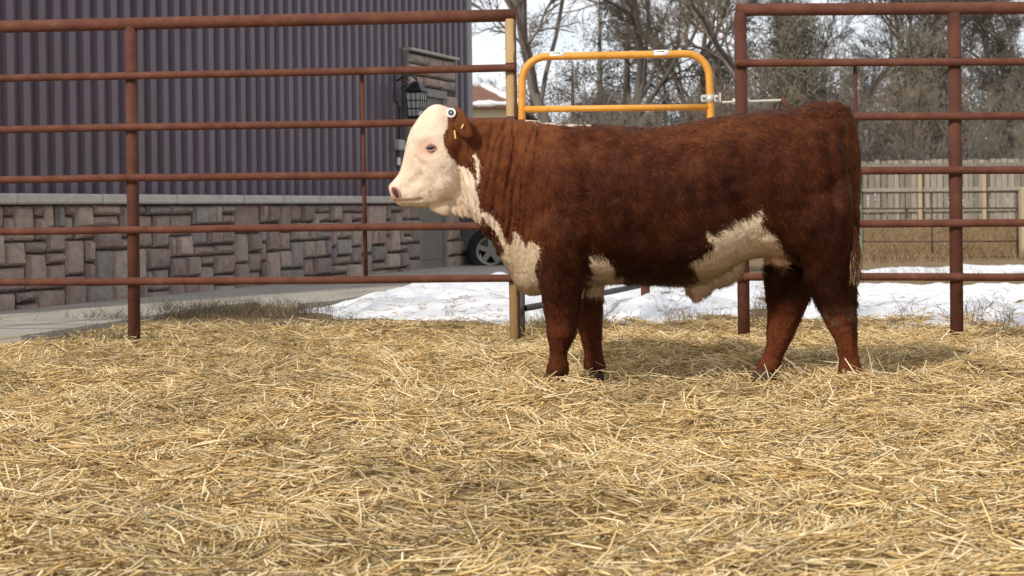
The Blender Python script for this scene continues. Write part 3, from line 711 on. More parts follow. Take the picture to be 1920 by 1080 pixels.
def make_car():
    Y0 = 20.6 + 1.1
    wc = P(921, 470, Y0 - .82); gzc = wc[2] - .315
    root = empty('parked_car', (wc[0] + 1.35, Y0, gzc)); tag(root, 'dark parked car seen past the building corner behind the bull\'s neck', 'car')
    x0, x1 = wc[0] - .82, wc[0] + 3.55
    prof = [(x0 + .02, .32), (x0 - .02, .55), (x0 + .05, .72), (x0 + .35, .86), (x0 + 1.05, .95), (x1 - .35, .98), (x1 - .04, .90), (x1, .55), (x1 - .05, .32)]
    def loft(pr, hw, tuck=.05):
        v = []; n = len(pr)
        for (w, dz) in ((-hw + tuck, 0), (-hw, 0), (hw, 0), (hw - tuck, 0)):
            cxm = sum(p[0] for p in pr) / n
            for (xx_, z_) in pr:
                k = .985 if abs(w) < hw else 1
                v.append((cxm + (xx_ - cxm) * k, Y0 + w, gzc + z_))
        f = []
        for r in range(3):
            for i in range(n): f.append((r * n + i, r * n + (i + 1) % n, (r + 1) * n + (i + 1) % n, (r + 1) * n + i))
        f += [tuple(range(n - 1, -1, -1)), tuple(range(3 * n, 4 * n))]
        return v, f
    v, f = loft(prof, .86); obj('body', v, f, MAT['car'], root)
    cab = [(x0 + 1.0, .93), (x0 + 1.7, 1.40), (x0 + 2.1, 1.46), (x1 - 1.0, 1.44), (x1 - .3, .97)]
    v, f = loft(cab, .74, .12); cb = obj('cabin', v, f, MAT['car'], root)
    for sgn in (-1, 1):
        for (xa, xb, xc, xd) in ((x0 + 1.28, x0 + 1.78, x0 + 2.3, x0 + 2.3), (x0 + 2.38, x0 + 2.38, x1 - 1.05, x1 - .72)):
            yy_ = Y0 + sgn * .752
            v = [(xa, yy_, gzc + 1.02), (xb, yy_, gzc + 1.37), (xc, yy_, gzc + 1.37), (xd, yy_, gzc + 1.02)]
            v2 = [(p[0], p[1] - sgn * .02, p[2]) for p in v]
            obj('window', v + v2, [(0, 1, 2, 3), (7, 6, 5, 4), (0, 4, 5, 1), (1, 5, 6, 2), (2, 6, 7, 3), (3, 7, 4, 0)], MAT['car_glass'], cb)
        v, f = bevbox([x0 + 2.2, Y0 + sgn * .872, gzc + .82], (.2, .03, .03)); obj('door_handle', v, f, MAT['black'], root)
        v, f = bevbox([x0 + .03, Y0 + sgn * .6, gzc + .66], (.12, .3, .12), None, .03); obj('headlight', v, f, MAT['lamp'], root)
        v, f = bevbox([x1 - .03, Y0 + sgn * .65, gzc + .75], (.08, .25, .14), None, .02); obj('tail_light', v, f, MAT['tail_lamp'], root)
    for wx in (wc[0], wc[0] + 2.6):
        for sgn in (-1, 1):
            yo = Y0 + sgn * .80
            ang = np.linspace(0, 2 * math.pi, 29)[:-1]
            v, f = [], []
            pr = [(.19, .105), (.29, .11), (.315, .07), (.315, -.07), (.29, -.11), (.19, -.105)]
            for (r, o) in pr:
                for a_1 in ang: v.append((wx + r * math.cos(a_1), yo + sgn * o, gzc + .315 + r * math.sin(a_1)))
            for k in range(6):
                for i in range(28): f.append((k * 28 + i, k * 28 + (i + 1) % 28, ((k + 1) % 6) * 28 + (i + 1) % 28, ((k + 1) % 6) * 28 + i))
            w = obj('wheel', v, f, MAT['tyre'], root, True)
            mb = MB()
            vv, ff = tube([(wx, yo + sgn * .02, gzc + .315), (wx, yo + sgn * .085, gzc + .315)], [.06, .055], 16); mb.add(vv, ff)
            for i in range(28):
                pass
            vv = []
            for (r, o) in ((.192, .11), (.165, .10), (.165, .06), (.192, .06)):
                for a_1 in ang: vv.append((wx + r * math.cos(a_1), yo + sgn * o, gzc + .315 + r * math.sin(a_1)))
            mb.add(vv, [(k * 28 + i, k * 28 + (i + 1) % 28, ((k + 1) % 4) * 28 + (i + 1) % 28, ((k + 1) % 4) * 28 + i) for k in range(4) for i in range(28)])
            for k in range(5):
                a_1 = 2 * math.pi * k / 5 + .3
                d = np.array([math.cos(a_1), 0, math.sin(a_1)]); t2 = np.array([-math.sin(a_1), 0, math.cos(a_1)])
                mb.add(*box(np.array([wx, yo + sgn * .075, gzc + .315]) + d * .11, (.13, .03, .07), [d, [0, 1, 0], t2]))
            mb.build('rim', MAT['rim'], w)
    return root
make_car()

# ------------------------------------------------------------------ snow
def sd_poly(x, y, poly):                     # signed distance, positive inside
    poly = np.asarray(poly)[:, :2]; n = len(poly)
    d = np.full(x.shape, 1e9); ins = np.zeros(x.shape, bool)
    for i in range(n):
        a, b = poly[i], poly[(i + 1) % n]; e = b - a
        t = np.clip(((x - a[0]) * e[0] + (y - a[1]) * e[1]) / (e @ e + 1e-12), 0, 1)
        d = np.minimum(d, np.hypot(x - a[0] - t * e[0], y - a[1] - t * e[1]))
        c = ((a[1] > y) != (b[1] > y)) & (x < (b[0] - a[0]) * (y - a[1]) / (b[1] - a[1] + 1e-12) + a[0]); ins ^= c
    return np.where(ins, d, -d)
def snow_patch(label, poly, thick, step, seed, amp=0.35, lump=0.05, fine=.05, hole=.22):
    pw = np.array([G(*p) for p in poly])
    x0, y0 = pw[:, 0].min() - .5, pw[:, 1].min() - .5; x1, y1 = pw[:, 0].max() + .5, pw[:, 1].max() + .5
    xs = np.arange(x0, x1, step); ysn = np.arange(y0, y1, step); X, Y = np.meshgrid(xs, ysn)
    d = sd_poly(X, Y, pw) + amp * (fbm(p3(X, Y), 2.2, seed, 3) - 0.52)
    d = d - hole * smooth(.52, .64, fbm(p3(X, Y) * np.array([.6, 1.6, 1]), 1.1, seed + 5, 2))
    t = thick * np.clip(d / 0.35, -1.5, 1) + lump * (fbm(p3(X, Y), 2.6, seed + 9, 3) - .5) * np.clip(d / .3, 0, 1) + fine * (fbm(p3(X, Y), 8, seed + 2, 3) - .5) * np.clip(d / .2, 0, 1)
    Z = ground_z(X, Y) + t
    keep = d > -0.25
    ix = np.arange(X.size).reshape(X.shape)
    qd = np.stack([ix[:-1, :-1], ix[:-1, 1:], ix[1:, 1:], ix[1:, :-1]], -1).reshape(-1, 4)
    kf = keep.ravel()[qd].any(1); qd = qd[kf]
    used = np.unique(qd); mp_ = np.full(X.size, -1); mp_[used] = np.arange(len(used))
    o = obj('snow', np.stack([X, Y, Z], -1).reshape(-1, 3)[used], mp_[qd], MAT['snow'], smooth=True)
    tag(o, label, kind='stuff')
snow_patch('melting white snow bank between the concrete pad and the straw',
           [(575, 584), (640, 573), (700, 563), (740, 546), (800, 537), (850, 541), (905, 530), (960, 524), (1100, 518), (1300, 514), (1440, 518), (1440, 575), (1400, 592), (1330, 590), (1250, 604), (1180, 603), (1100, 594), (1000, 606), (940, 604), (850, 601), (780, 600), (700, 597), (620, 597)],
           0.10, 0.04, 3, .3, .17, .06)
snow_patch('thin melting snow behind the right fence',
           [(1440, 534), (1590, 541), (1700, 540), (1790, 542), (1920, 538), (2080, 538), (2080, 606), (1930, 611), (1860, 600), (1790, 608), (1700, 606), (1640, 598), (1600, 600), (1500, 597), (1440, 590)],
           0.05, 0.04, 11, .62, .13, .07, .62)
snow_patch('narrow strip of snow in front of the thin livestock gate',
           [(1600, 498), (1680, 493), (1800, 490), (1920, 487), (2050, 486), (2050, 508), (1920, 510), (1780, 505), (1640, 510)], 0.04, 0.09, 17, .9)

# ------------------------------------------------------------------ trees
def grow(rnd, start, d, length, radius, levels, spec, out_, lvl=0):
    """spec[lvl] = (points, wander, children, child_len, child_angle, up)"""
    npt, wander, nch, clen, cang, upv = spec[lvl]
    pts = [np.array(start, float)]; d = np.array(d, float); d /= np.linalg.norm(d)
    for k in range(npt):
        d = d + np.array([rnd.gauss(0, wander), rnd.gauss(0, wander), rnd.gauss(0, wander) + upv]); d /= np.linalg.norm(d)
        pts.append(pts[-1] + d * length / npt)
    rad = np.linspace(radius, radius * (.45 if lvl else .35), npt + 1)
    out_.setdefault(lvl, []).append((np.array(pts), rad))
    if lvl + 1 >= levels: return
    for c in range(nch):
        t = rnd.uniform(.28, 1.0) if lvl else rnd.uniform(.22, 1.0)
        k = min(npt - 1, int(t * npt)); fr_ = t * npt - k
        p = pts[k] * (1 - fr_) + pts[k + 1] * fr_
        dd = pts[k + 1] - pts[k]; dd /= np.linalg.norm(dd)
        r = np.array([rnd.gauss(0, 1) for _ in range(3)]); r -= dd * (r @ dd); r /= np.linalg.norm(r) + 1e-9
        a = cang * rnd.uniform(.6, 1.3)
        cd = dd * math.cos(a) + r * math.sin(a)
        rr = rad[k] * rnd.uniform(.45, .7)
        grow(rnd, p, cd, length * clen * rnd.uniform(.6, 1.2) * (1.15 - .5 * t), max(rr, .006), levels, spec, out_, lvl + 1)
def bare_tree(name, seed, height, rad, spec, twig_mat, stems=1, minr=.0065):
    rnd = random.Random(seed); out_ = {}
    for s in range(stems):
        a = rnd.uniform(0, 6.28); lean = .08 if stems == 1 else .32
        grow(rnd, (.25 * math.cos(a) * (stems > 1), .25 * math.sin(a) * (stems > 1), -.2), (lean * math.cos(a), lean * math.sin(a), 1), height * (1 if stems == 1 else rnd.uniform(.7, 1.05)), rad, len(spec), spec, out_)
    root = empty(name, (0, 0, 0))
    V, F, off = [], [], 0
    for lvl in range(2):
        for (p, r) in out_.get(lvl, []):
            v, q_ = many_tubes(p[None], np.maximum(r, minr)[None], 6 if lvl == 0 else 5); V.append(v); F.append(q_ + off); off += len(v)
    obj('trunk', np.concatenate(V), np.concatenate(F), MAT['bark'], root, True)
    V, F, off = [], [], 0
    for lvl in range(2, len(spec)):
        ps = np.array([p for p, r in out_[lvl]]); rs = np.maximum(np.array([r for p, r in out_[lvl]]), minr)
        v, q_ = many_tubes(ps, rs, 3); V.append(v); F.append(q_ + off); off += len(v)
    obj('crown', np.concatenate(V), np.concatenate(F), twig_mat, root)
    return root
big = [(10, .10, 11, .62, .75, .02), (7, .16, 9, .52, .75, .03), (5, .18, 10, .5, .7, .04), (4, .18, 10, .55, .65, .05), (3, .15, 0, 0, 0, .03)]
shr = [(7, .10, 9, .5, .6, .03), (5, .14, 9, .55, .6, .05), (4, .16, 8, .5, .6, .05), (3, .15, 0, 0, 0, .02)]
protos = [bare_tree('bare_tree', 11, 11.5, .20, big, MAT['twig']), bare_tree('bare_tree', 23, 10.5, .16, big, MAT['twig']), bare_tree('bare_tree', 37, 12.5, .21, big, MAT['twig_tan'])]
shrubs = [bare_tree('bare_shrub', 51, 5.2, .05, shr, MAT['twig'], 7, .0055), bare_tree('bare_shrub', 63, 5.8, .05, shr, MAT['twig_tan'], 8, .008)]
def conifer(name, seed, height, width, mat, n_br, dens, leaf, open_=0.5, thin=.13):
    rnd = np.random.default_rng(seed)
    root = empty(name, (0, 0, 0))
    v, f = tube([(0, 0, -.2), (.05, 0, height * .5), (0, .05, height * .98)], [.13 * width, .08 * width, .02], 7)
    V, F, off = [], [], 0; C = []; BP, BR = [], []
    for b in range(n_br):
        t = rnd.uniform(.10, 1) ; z = height * t
        L = width * (1 - t) ** .6 * rnd.uniform(.45, 1.1) + .15; a = rnd.uniform(0, 6.28)
        d = np.array([math.cos(a), math.sin(a), rnd.uniform(-.05, .5)])
        p0 = np.array([0, 0, z]); p1 = p0 + d * L
        BP.append(np.array([p0, (p0 + p1) / 2 + [0, 0, -.04 * L], p1])); BR.append([.03, .02, .008])
        m_ = int(dens * (.4 + L))
        for c in range(max(2, int(L * 2.2))):
            cc = p0 + d * L * rnd.uniform(open_, 1.05) + rnd.normal(0, .10, 3)
            k = m_
            C.append(cc + rnd.normal(0, 1, (k, 3)) * np.array([.26, .26, .18]))
    C = np.concatenate(C); k = len(C)
    d1 = rnd.normal(0, 1, (k, 3)); d1[:, 2] += .5; d1 /= np.linalg.norm(d1, axis=1)[:, None]
    d2 = np.cross(d1, rnd.normal(0, 1, (k, 3))); d2 /= np.linalg.norm(d2, axis=1)[:, None]
    s = leaf * rnd.uniform(.6, 1.3, (k, 1))
    vv = np.stack([C - d2 * s * thin, C + d2 * s * thin, C + d1 * s], 1).reshape(-1, 3)
    obj('crown', vv, np.arange(3 * k).reshape(-1, 3), mat, root)
    tv, tf = MB(), None
    tv.add(v, f)
    v, q_ = many_tubes(np.array(BP), np.array(BR), 4); tv.add(v, q_); tv.build('trunk', MAT['bark'], root, True)
    return root
pines = [conifer('pine_tree', 5, 8.6, 1.5, MAT['needle'], 70, 38, .13), conifer('pine_tree', 8, 7.2, 1.7, MAT['needle'], 62, 38, .13)]
junis = [conifer('juniper_tree', 15, 5.4, 1.45, MAT['juniper'], 95, 60, .24, .2, .055), conifer('juniper_tree', 19, 6.6, 1.6, MAT['juniper'], 110, 54, .24, .2, .055)]
used = set()
def plant(proto, px, Y, rz, sc, label, cat, group):
    g = P(px, 420, Y); loc = (float(g[0]), Y, gz(g) - .05)
    if proto.name in used: o = copy_tree(proto, loc, rz, (sc, sc, sc))
    else:
        used.add(proto.name); o = proto; o.location = loc; o.rotation_euler = (0, 0, rz); o.scale = (sc, sc, sc)
    tag(o, label, cat, group)
BT = 'bare trees behind the yard'
for (k, px, Y, rz, sc, lab) in (
    (0, 1090, 53, .4, 1.15, 'large bare tree with thick limbs rising behind the middle of the yellow gate'),
    (2, 1175, 57, 2.2, 1.0, 'bare tree with forked limbs right of centre above the yellow gate'),
    (1, 930, 66, 3.0, .8, 'thin bare tree in the gap between building corner and fence post'),
    (0, 1300, 62, 4.1, .9, 'bare tree above the right corner of the yellow gate'),
    (2, 1425, 52, 5.0, 1.1, 'big bare tree leaning behind the first post of the right fence'),
    (1, 1530, 58, .3, 1.0, 'bare tree above the bull\'s tail head'),
    (0, 1640, 64, 2.9, 1.0, 'tall bare tree between the right fence\'s thin stay and thick post'),
    (1, 1730, 60, 4.6, 1.0, 'bare tree just left of the thick right fence post'),
    (2, 1850, 68, 1.7, .85, 'tan bare tree just right of the thick right fence post'),
    (1, 2040, 64, 3.8, 1.0, 'bare tree whose branches reach in from the right edge of the photo')):
    plant(protos[k], px, Y, rz, sc, lab, 'tree', BT)
for (k, px, Y, rz, sc, lab) in (
    (0, 1050, 49, .2, .62, 'grey leafless shrub behind the left part of the yellow gate'),
    (1, 1140, 50, 1.9, .6, 'tan leafless shrub behind the middle of the yellow gate'),
    (0, 1225, 48, 2.5, .72, 'grey leafless shrub behind the right half of the yellow gate'),
    (1, 1310, 51, 3.6, .78, 'tan leafless shrub behind the gate latch'),
    (0, 1400, 50, 4.4, .72, 'grey leafless shrub behind the first post of the right fence'),
    (1, 1470, 49, 5.1, .8, 'tan leafless shrub behind the latch rod'),
    (0, 1640, 47.5, .7, .65, 'grey leafless shrub over the left end of the board fence'),
    (1, 1700, 49, 2.8, .72, 'tan leafless shrub over the middle of the board fence'),
    (0, 1770, 47, 3.9, .62, 'grey leafless shrub left of the thick right post'),
    (1, 1850, 50, .9, .6, 'tan leafless shrub right of the thick right post'),
    (0, 1925, 52, 5.9, .4, 'low grey shrub at the right edge of the photo'),
    (1, 1090, 54, 4.2, .8, 'tall tan shrub behind the left half of the yellow gate'),
    (0, 1350, 56, 1.2, .95, 'tall grey shrub between the yellow gate and the right fence'),
    (1, 1560, 54, 2.1, .95, 'tall tan shrub above the bull\'s rump'),
    (0, 1670, 56, 5.0, 1.0, 'tall grey shrub left of the thick right post'),
    (1, 1890, 57, 3.0, .75, 'tan shrub in the last bay of the right fence'),
    (0, 985, 52, 3.2, .55, 'grey leafless shrub beside the tan fence post')):
    plant(shrubs[k], px, Y, rz, sc, lab, 'shrub', 'leafless shrubs behind the yard')
for (k, px, Y, rz, sc, lab) in (
    (1, 908, 56, .5, .72, 'small dark pine in the gap beside the building corner'),
    (0, 1000, 60, 1.5, .92, 'dark pine over the left corner of the yellow gate'),
    (0, 1130, 64, 2.6, 1.18, 'tall dark pine left of centre above the yellow gate'),
    (1, 1180, 66, 4.0, 1.38, 'tall dark pine above the middle of the yellow gate'),
    (1, 1075, 58, 5.2, .9, 'dark pine among branches behind the yellow gate'),
    (0, 1400, 62, 3.4, .95, 'dark pine behind the first post of the right fence'),
    (1, 1250, 60, .9, .85, 'dark pine right of centre behind the yellow gate')):
    plant(pines[k], px, Y, rz, sc, lab, 'pine', 'dark pines behind the yard')
for (k, px, Y, rz, sc, lab) in (
    (0, 1505, 50, .3, 1.25, 'bushy grey-green juniper above the bull\'s hips'),
    (1, 1480, 55, 1.3, 1.2, 'bushy grey-green juniper left of the bull\'s tail head'),
    (1, 1720, 52, 2.2, .98, 'bushy grey-green juniper filling the bay left of the thick post'),
    (0, 1760, 50, 3.7, 1.1, 'bushy grey-green juniper directly behind the thick right post'),
    (0, 1690, 54, 4.4, .9, 'grey-green juniper left of the bushiest one'),
    (1, 1880, 60, 4.9, 1.05, 'tall olive juniper right of the thick right post'),
    (0, 1345, 55, 5.5, 1.1, 'grey-green juniper right of the yellow gate')):
    plant(junis[k], px, Y, rz, sc, lab, 'juniper', 'junipers behind the yard')

# ------------------------------------------------------------------ the bull
def bx(px): return (px - 1200) / 420.0
def sidepx(p):                               # flat side-view coordinates (420 units per metre) of a point of the bull
    X = p[..., 0]; Z = p[..., 2]
    px = 1200 + 420 * X
    return px, 389 - .012 * (px - 1200) - 420 * (Z - .78)
def B(px, py, dy=0.0): return P(px, py, BULL_Y + dy)
def loft_rings(rings):
    n = len(rings[0]); v = np.concatenate(rings)
    f = [(k * n + i, k * n + (i + 1) % n, (k + 1) * n + (i + 1) % n, (k + 1) * n + i) for k in range(len(rings) - 1) for i in range(n)]
    f += [tuple(range(n - 1, -1, -1)), tuple(range((len(rings) - 1) * n, len(rings) * n))]
    return v, f
def resample(tab, m):                        # smooth interpolation of table rows by chord
    tab = np.array(tab, float); t = np.linspace(0, len(tab) - 1, m); k = np.clip(t.astype(int), 0, len(tab) - 2); u = (t - k)[:, None]
    g = np.gradient(tab, axis=0)
    h00, h10, h01, h11 = 2 * u**3 - 3 * u**2 + 1, u**3 - 2 * u**2 + u, -2 * u**3 + 3 * u**2, u**3 - u**2
    return h00 * tab[k] + h10 * g[k] + h01 * tab[k + 1] + h11 * g[k + 1]
NA = 40
ang = np.linspace(0, 2 * math.pi, NA, endpoint=False)
mb = MB()
# trunk: px, top, bottom, half width (m)
TR = [(868, 244, 372, .085), (885, 226, 405, .115), (905, 221, 432, .14), (930, 222, 466, .162), (960, 223, 515, .185), (1000, 227, 548, .213), (1040, 231, 553, .24), (1085, 234, 543, .262),
      (1130, 234, 532, .285), (1200, 240, 528, .305), (1260, 236, 534, .312), (1310, 227, 532, .31), (1355, 219, 512, .298), (1400, 213, 486, .285), (1445, 208, 484, .283), (1500, 201, 500, .278), (1548, 199, 520, .255), (1576, 212, 500, .20), (1591, 255, 430, .11)]
rings = []
for (px, t, b, w) in resample(TR, 70):
    cy, hh = (t + b) / 2, (b - t) / 2
    ce, se = np.cos(ang), np.sin(ang)
    e = 2 / 2.5
    zy = np.sign(se) * np.abs(se) ** e * hh; wy = np.sign(ce) * np.abs(ce) ** e * w
    frac = zy / hh                            # +1 top
    wy = wy * (1 - .16 * np.clip(frac, 0, 1) ** 2 - .04 * np.clip(-frac, 0, 1))
    rings.append(np.array([B(px, cy - zy[i], 0) + np.array([0, wy[i], 0]) for i in range(NA)]))
mb.add(*loft_rings(rings))
# head: profile point pairs (front line, jaw line), half width
HD = [(729, 352, 738, 379, .038), (730, 346, 747, 385, .062), (735, 341, 764, 387, .082), (749, 323, 788, 388, .080), (757, 296, 820, 387, .088), (763, 264, 848, 372, .112), (777, 233, 866, 342, .126), (796, 208, 877, 302, .122), (818, 195, 884, 262, .098), (843, 202, 886, 236, .06)]
rings = []
for (x1, y1, x2, y2, w) in resample(HD, 40):
    c = np.array([(x1 + x2) / 2, (y1 + y2) / 2]); h = np.array([x1 - x2, y1 - y2]) / 2
    e = 2 / 2.35
    ce, se = np.cos(ang), np.sin(ang)
    u = np.sign(se) * np.abs(se) ** e; wv = np.sign(ce) * np.abs(ce) ** e * w
    wv = wv * (1 - .22 * np.clip(-u, 0, 1) ** 2)
    rings.append(np.array([B(c[0] + h[0] * u[i], c[1] + h[1] * u[i]) + np.array([0, wv[i], 0]) for i in range(NA)]))
mb.add(*loft_rings(rings))
def limb(tab, m=26, n=24):                   # px, py, half width px, half thickness m, dy
    tb = resample(tab, m); rings = []
    a = np.linspace(0, 2 * math.pi, n, endpoint=False)
    pts = [B(r[0], r[1], r[4]) for r in tb]
    for r, c in zip(tb, pts):
        hx = r[2] / FPX * (BULL_Y + r[4])
        rings.append(np.stack([c[0] + hx * np.cos(a), c[1] + r[3] * np.sin(a), np.full(n, c[2])], -1))
    mb.add(*loft_rings(rings))
limb([(1052, 385, 66, .07, -.16), (1057, 430, 64, .085, -.185), (1057, 480, 52, .085, -.19), (1056, 530, 43, .075, -.18), (1054, 575, 37, .062, -.175), (1054, 605, 30, .055, -.17), (1052, 628, 27, .05, -.17), (1049, 650, 19, .040, -.17), (1047, 670, 16.5, .035, -.17), (1046, 690, 22, .043, -.17), (1044, 704, 21, .043, -.17)])
limb([(1090, 440, 50, .07, .15), (1096, 490, 42, .075, .17), (1104, 545, 27, .062, .17), (1106, 590, 23, .055, .17), (1106, 618, 22, .05, .17), (1110, 645, 18, .042, .17), (1113, 668, 17.5, .038, .17), (1115, 686, 21, .043, .17), (1115, 698, 21, .043, .17)])
limb([(1520, 290, 60, .07, -.13), (1532, 350, 66, .10, -.165), (1540, 410, 62, .115, -.185), (1548, 465, 55, .105, -.185), (1556, 515, 47, .085, -.18), (1565, 556, 39, .066, -.175), (1572, 588, 33, .055, -.17), (1579, 614, 28, .046, -.17), (1587, 643, 20, .038, -.17), (1592, 674, 19, .037, -.17), (1594, 695, 23, .044, -.17), (1592, 710, 24, .046, -.17)])
limb([(1500, 380, 60, .08, .14), (1490, 450, 56, .09, .16), (1480, 510, 47, .08, .16), (1478, 556, 40, .066, .16), (1472, 590, 33, .055, .16), (1464, 620, 28, .045, .16), (1459, 644, 22, .038, .16), (1449, 668, 20, .037, .16), (1441, 686, 23, .044, .16), (1438, 697, 23, .044, .16)])
# tail
tb = resample([(1555, 206, .045), (1580, 219, .043), (1594, 262, .036), (1599, 320, .031), (1601, 380, .027), (1601, 440, .023), (1601, 480, .018)], 24)
mb.add(*tube([B(r[0], r[1], -.05 - .15 * smooth(300, 470, r[1])) for r in tb], tb[:, 2], 14))
# ears
def ear(sg):
    sec = [(845, 220, 13, .020, .07), (852, 220, 22, .018, .11), (860, 226, 26, .016, .15), (869, 235, 24, .014, .172), (878, 244, 18, .013, .182), (886, 252, 9, .012, .184), (890, 257, 3, .010, .182)]
    rings = []
    a = np.linspace(0, 2 * math.pi, 14, endpoint=False)
    nrm = np.array([.12, 0, .99])
    for (px, py, hw, th, dy) in sec:
        c = B(px, py, sg * dy)
        rings.append(c + np.outer(np.cos(a) * hw / 420, nrm) + np.outer(np.sin(a) * th, [0.25, 1, 0]))
    mb.add(*loft_rings(rings))
ear(-1); ear(1)
def blob(px, py, rx, rz, ry, dy=0.0, tilt=0.0):
    u = np.linspace(0, math.pi, 11); a = np.linspace(0, 2 * math.pi, 18, endpoint=False)
    c = B(px, py, dy); rings = []
    for uu in u:
        uu = min(max(uu, .06), math.pi - .06)
        X = rx / 420 * math.sin(uu) * np.cos(a); Yv = ry * math.sin(uu) * np.sin(a); Z = np.full(18, rz / 420 * math.cos(uu))
        rings.append(c + np.stack([X * math.cos(tilt) - Z * math.sin(tilt), Yv, X * math.sin(tilt) + Z * math.cos(tilt)], -1))
    mb.add(*loft_rings(rings))
rings = []                                    # loose throat skin
for (px, t, b, w) in resample([(792, 350, 384, .030), (803, 345, 394, .036), (818, 340, 401, .036), (836, 335, 407, .034), (848, 330, 404, .034), (862, 325, 409, .036), (878, 320, 410, .042), (895, 320, 416, .055), (912, 320, 430, .07)], 26):
    cy, hh = (t + b) / 2, (b - t) / 2
    rings.append(np.array([B(px, cy - hh * math.sin(q1)) + np.array([0, w * (1 + .35 * math.sin(q1)) * math.cos(q1), 0]) for q1 in ang]))
mb.add(*loft_rings(rings))
blob(832, 340, 32, 40, .108); blob(760, 375, 20, 13, .062)                                         # cheek, chin
blob(1000, 500, 44, 54, .15); blob(1050, 440, 60, 90, .10, -.13); blob(1050, 440, 60, 90, .10, .13)   # brisket, shoulders
blob(1310, 540, 26, 18, .05); blob(1305, 549, 11, 20, .03)                                         # sheath
blob(1350, 512, 50, 26, .06, 0, .35); blob(1466, 490, 19, 13, .036, -.03)                           # belly, scrotum
blob(1540, 203, 40, 12, .07)                                                                        # tail head
blob(806, 264, 24, 17, .024, -.09); blob(806, 264, 24, 17, .024, .09)                                # brow
raw = mb.build('bull_raw', None)
md = raw.modifiers.new('r', 'REMESH'); md.mode = 'VOXEL'; md.voxel_size = 0.0085
ms = raw.modifiers.new('s', 'SMOOTH'); ms.factor = .5; ms.iterations = 9
dg = bpy.context.evaluated_depsgraph_get()
ev = raw.evaluated_get(dg); em = ev.to_mesh()
bv = np.empty(len(em.vertices) * 3, np.float32); em.vertices.foreach_get('co', bv); bv = bv.reshape(-1, 3).astype(float)
bn = np.empty(len(em.vertices) * 3, np.float32); em.vertex_normals.foreach_get('vector', bn); bn = bn.reshape(-1, 3).astype(float)
bf_ = [tuple(p.vertices) for p in em.polygons]
ev.to_mesh_clear(); bpy.data.objects.remove(raw)

def pip(x, y, poly):
    ins = np.zeros(x.shape, bool); n = len(poly)
    for i in range(n):
        a, b = poly[i], poly[(i + 1) % n]
        ins ^= ((a[1] > y) != (b[1] > y)) & (x < (b[0] - a[0]) * (y - a[1]) / (b[1] - a[1] + 1e-12) + a[0])
    return ins
W_POLY = [
    [(700, 180), (822, 180), (853, 199), (850, 222), (846, 245), (839, 262), (841, 280), (850, 296), (864, 309), (882, 318), (892, 335), (898, 350), (903, 372), (909, 395), (911, 408), (901, 416), (890, 414), (884, 408), (876, 412), (700, 420)],
    [(889, 291), (896, 291), (903, 305), (905, 325), (904, 345), (897, 348), (899, 328), (896, 308)],
    [(908, 398), (926, 400), (940, 420), (950, 440), (956, 455), (960, 458), (975, 434), (984, 448), (990, 462), (1000, 450), (1014, 458), (1017, 478), (1010, 492), (1008, 510), (1013, 540), (1022, 575), (960, 590), (920, 520), (934, 480), (948, 470), (942, 450), (930, 430), (914, 412)],
    [(1092, 560), (1105, 505), (1108, 478), (1122, 474), (1140, 484), (1152, 500), (1163, 512), (1166, 560)],
    [(1318, 424), (1329, 440), (1345, 428), (1372, 414), (1392, 412), (1408, 396), (1420, 389), (1421, 415), (1430, 430), (1448, 450), (1466, 474), (1484, 492), (1482, 506), (1440, 500), (1430, 530), (1300, 580), (1262, 558), (1292, 528), (1296, 512), (1288, 492), (1302, 483), (1322, 470), (1331, 456), (1322, 444)],
    [(985, 215), (1110, 222), (1112, 238), (1080, 237), (1040, 234), (990, 227)],
]
BROWN = np.array([0.084, 0.0228, 0.0088]); DARK = np.array([0.036, 0.0094, 0.0052]); LIGHT = np.array([0.150, 0.050, 0.0165])
CREAM = np.array([0.70, 0.56, 0.42]); DIRT_SHADE = np.array([0.42, 0.30, 0.17]); PINK = np.array([0.58, 0.33, 0.25])
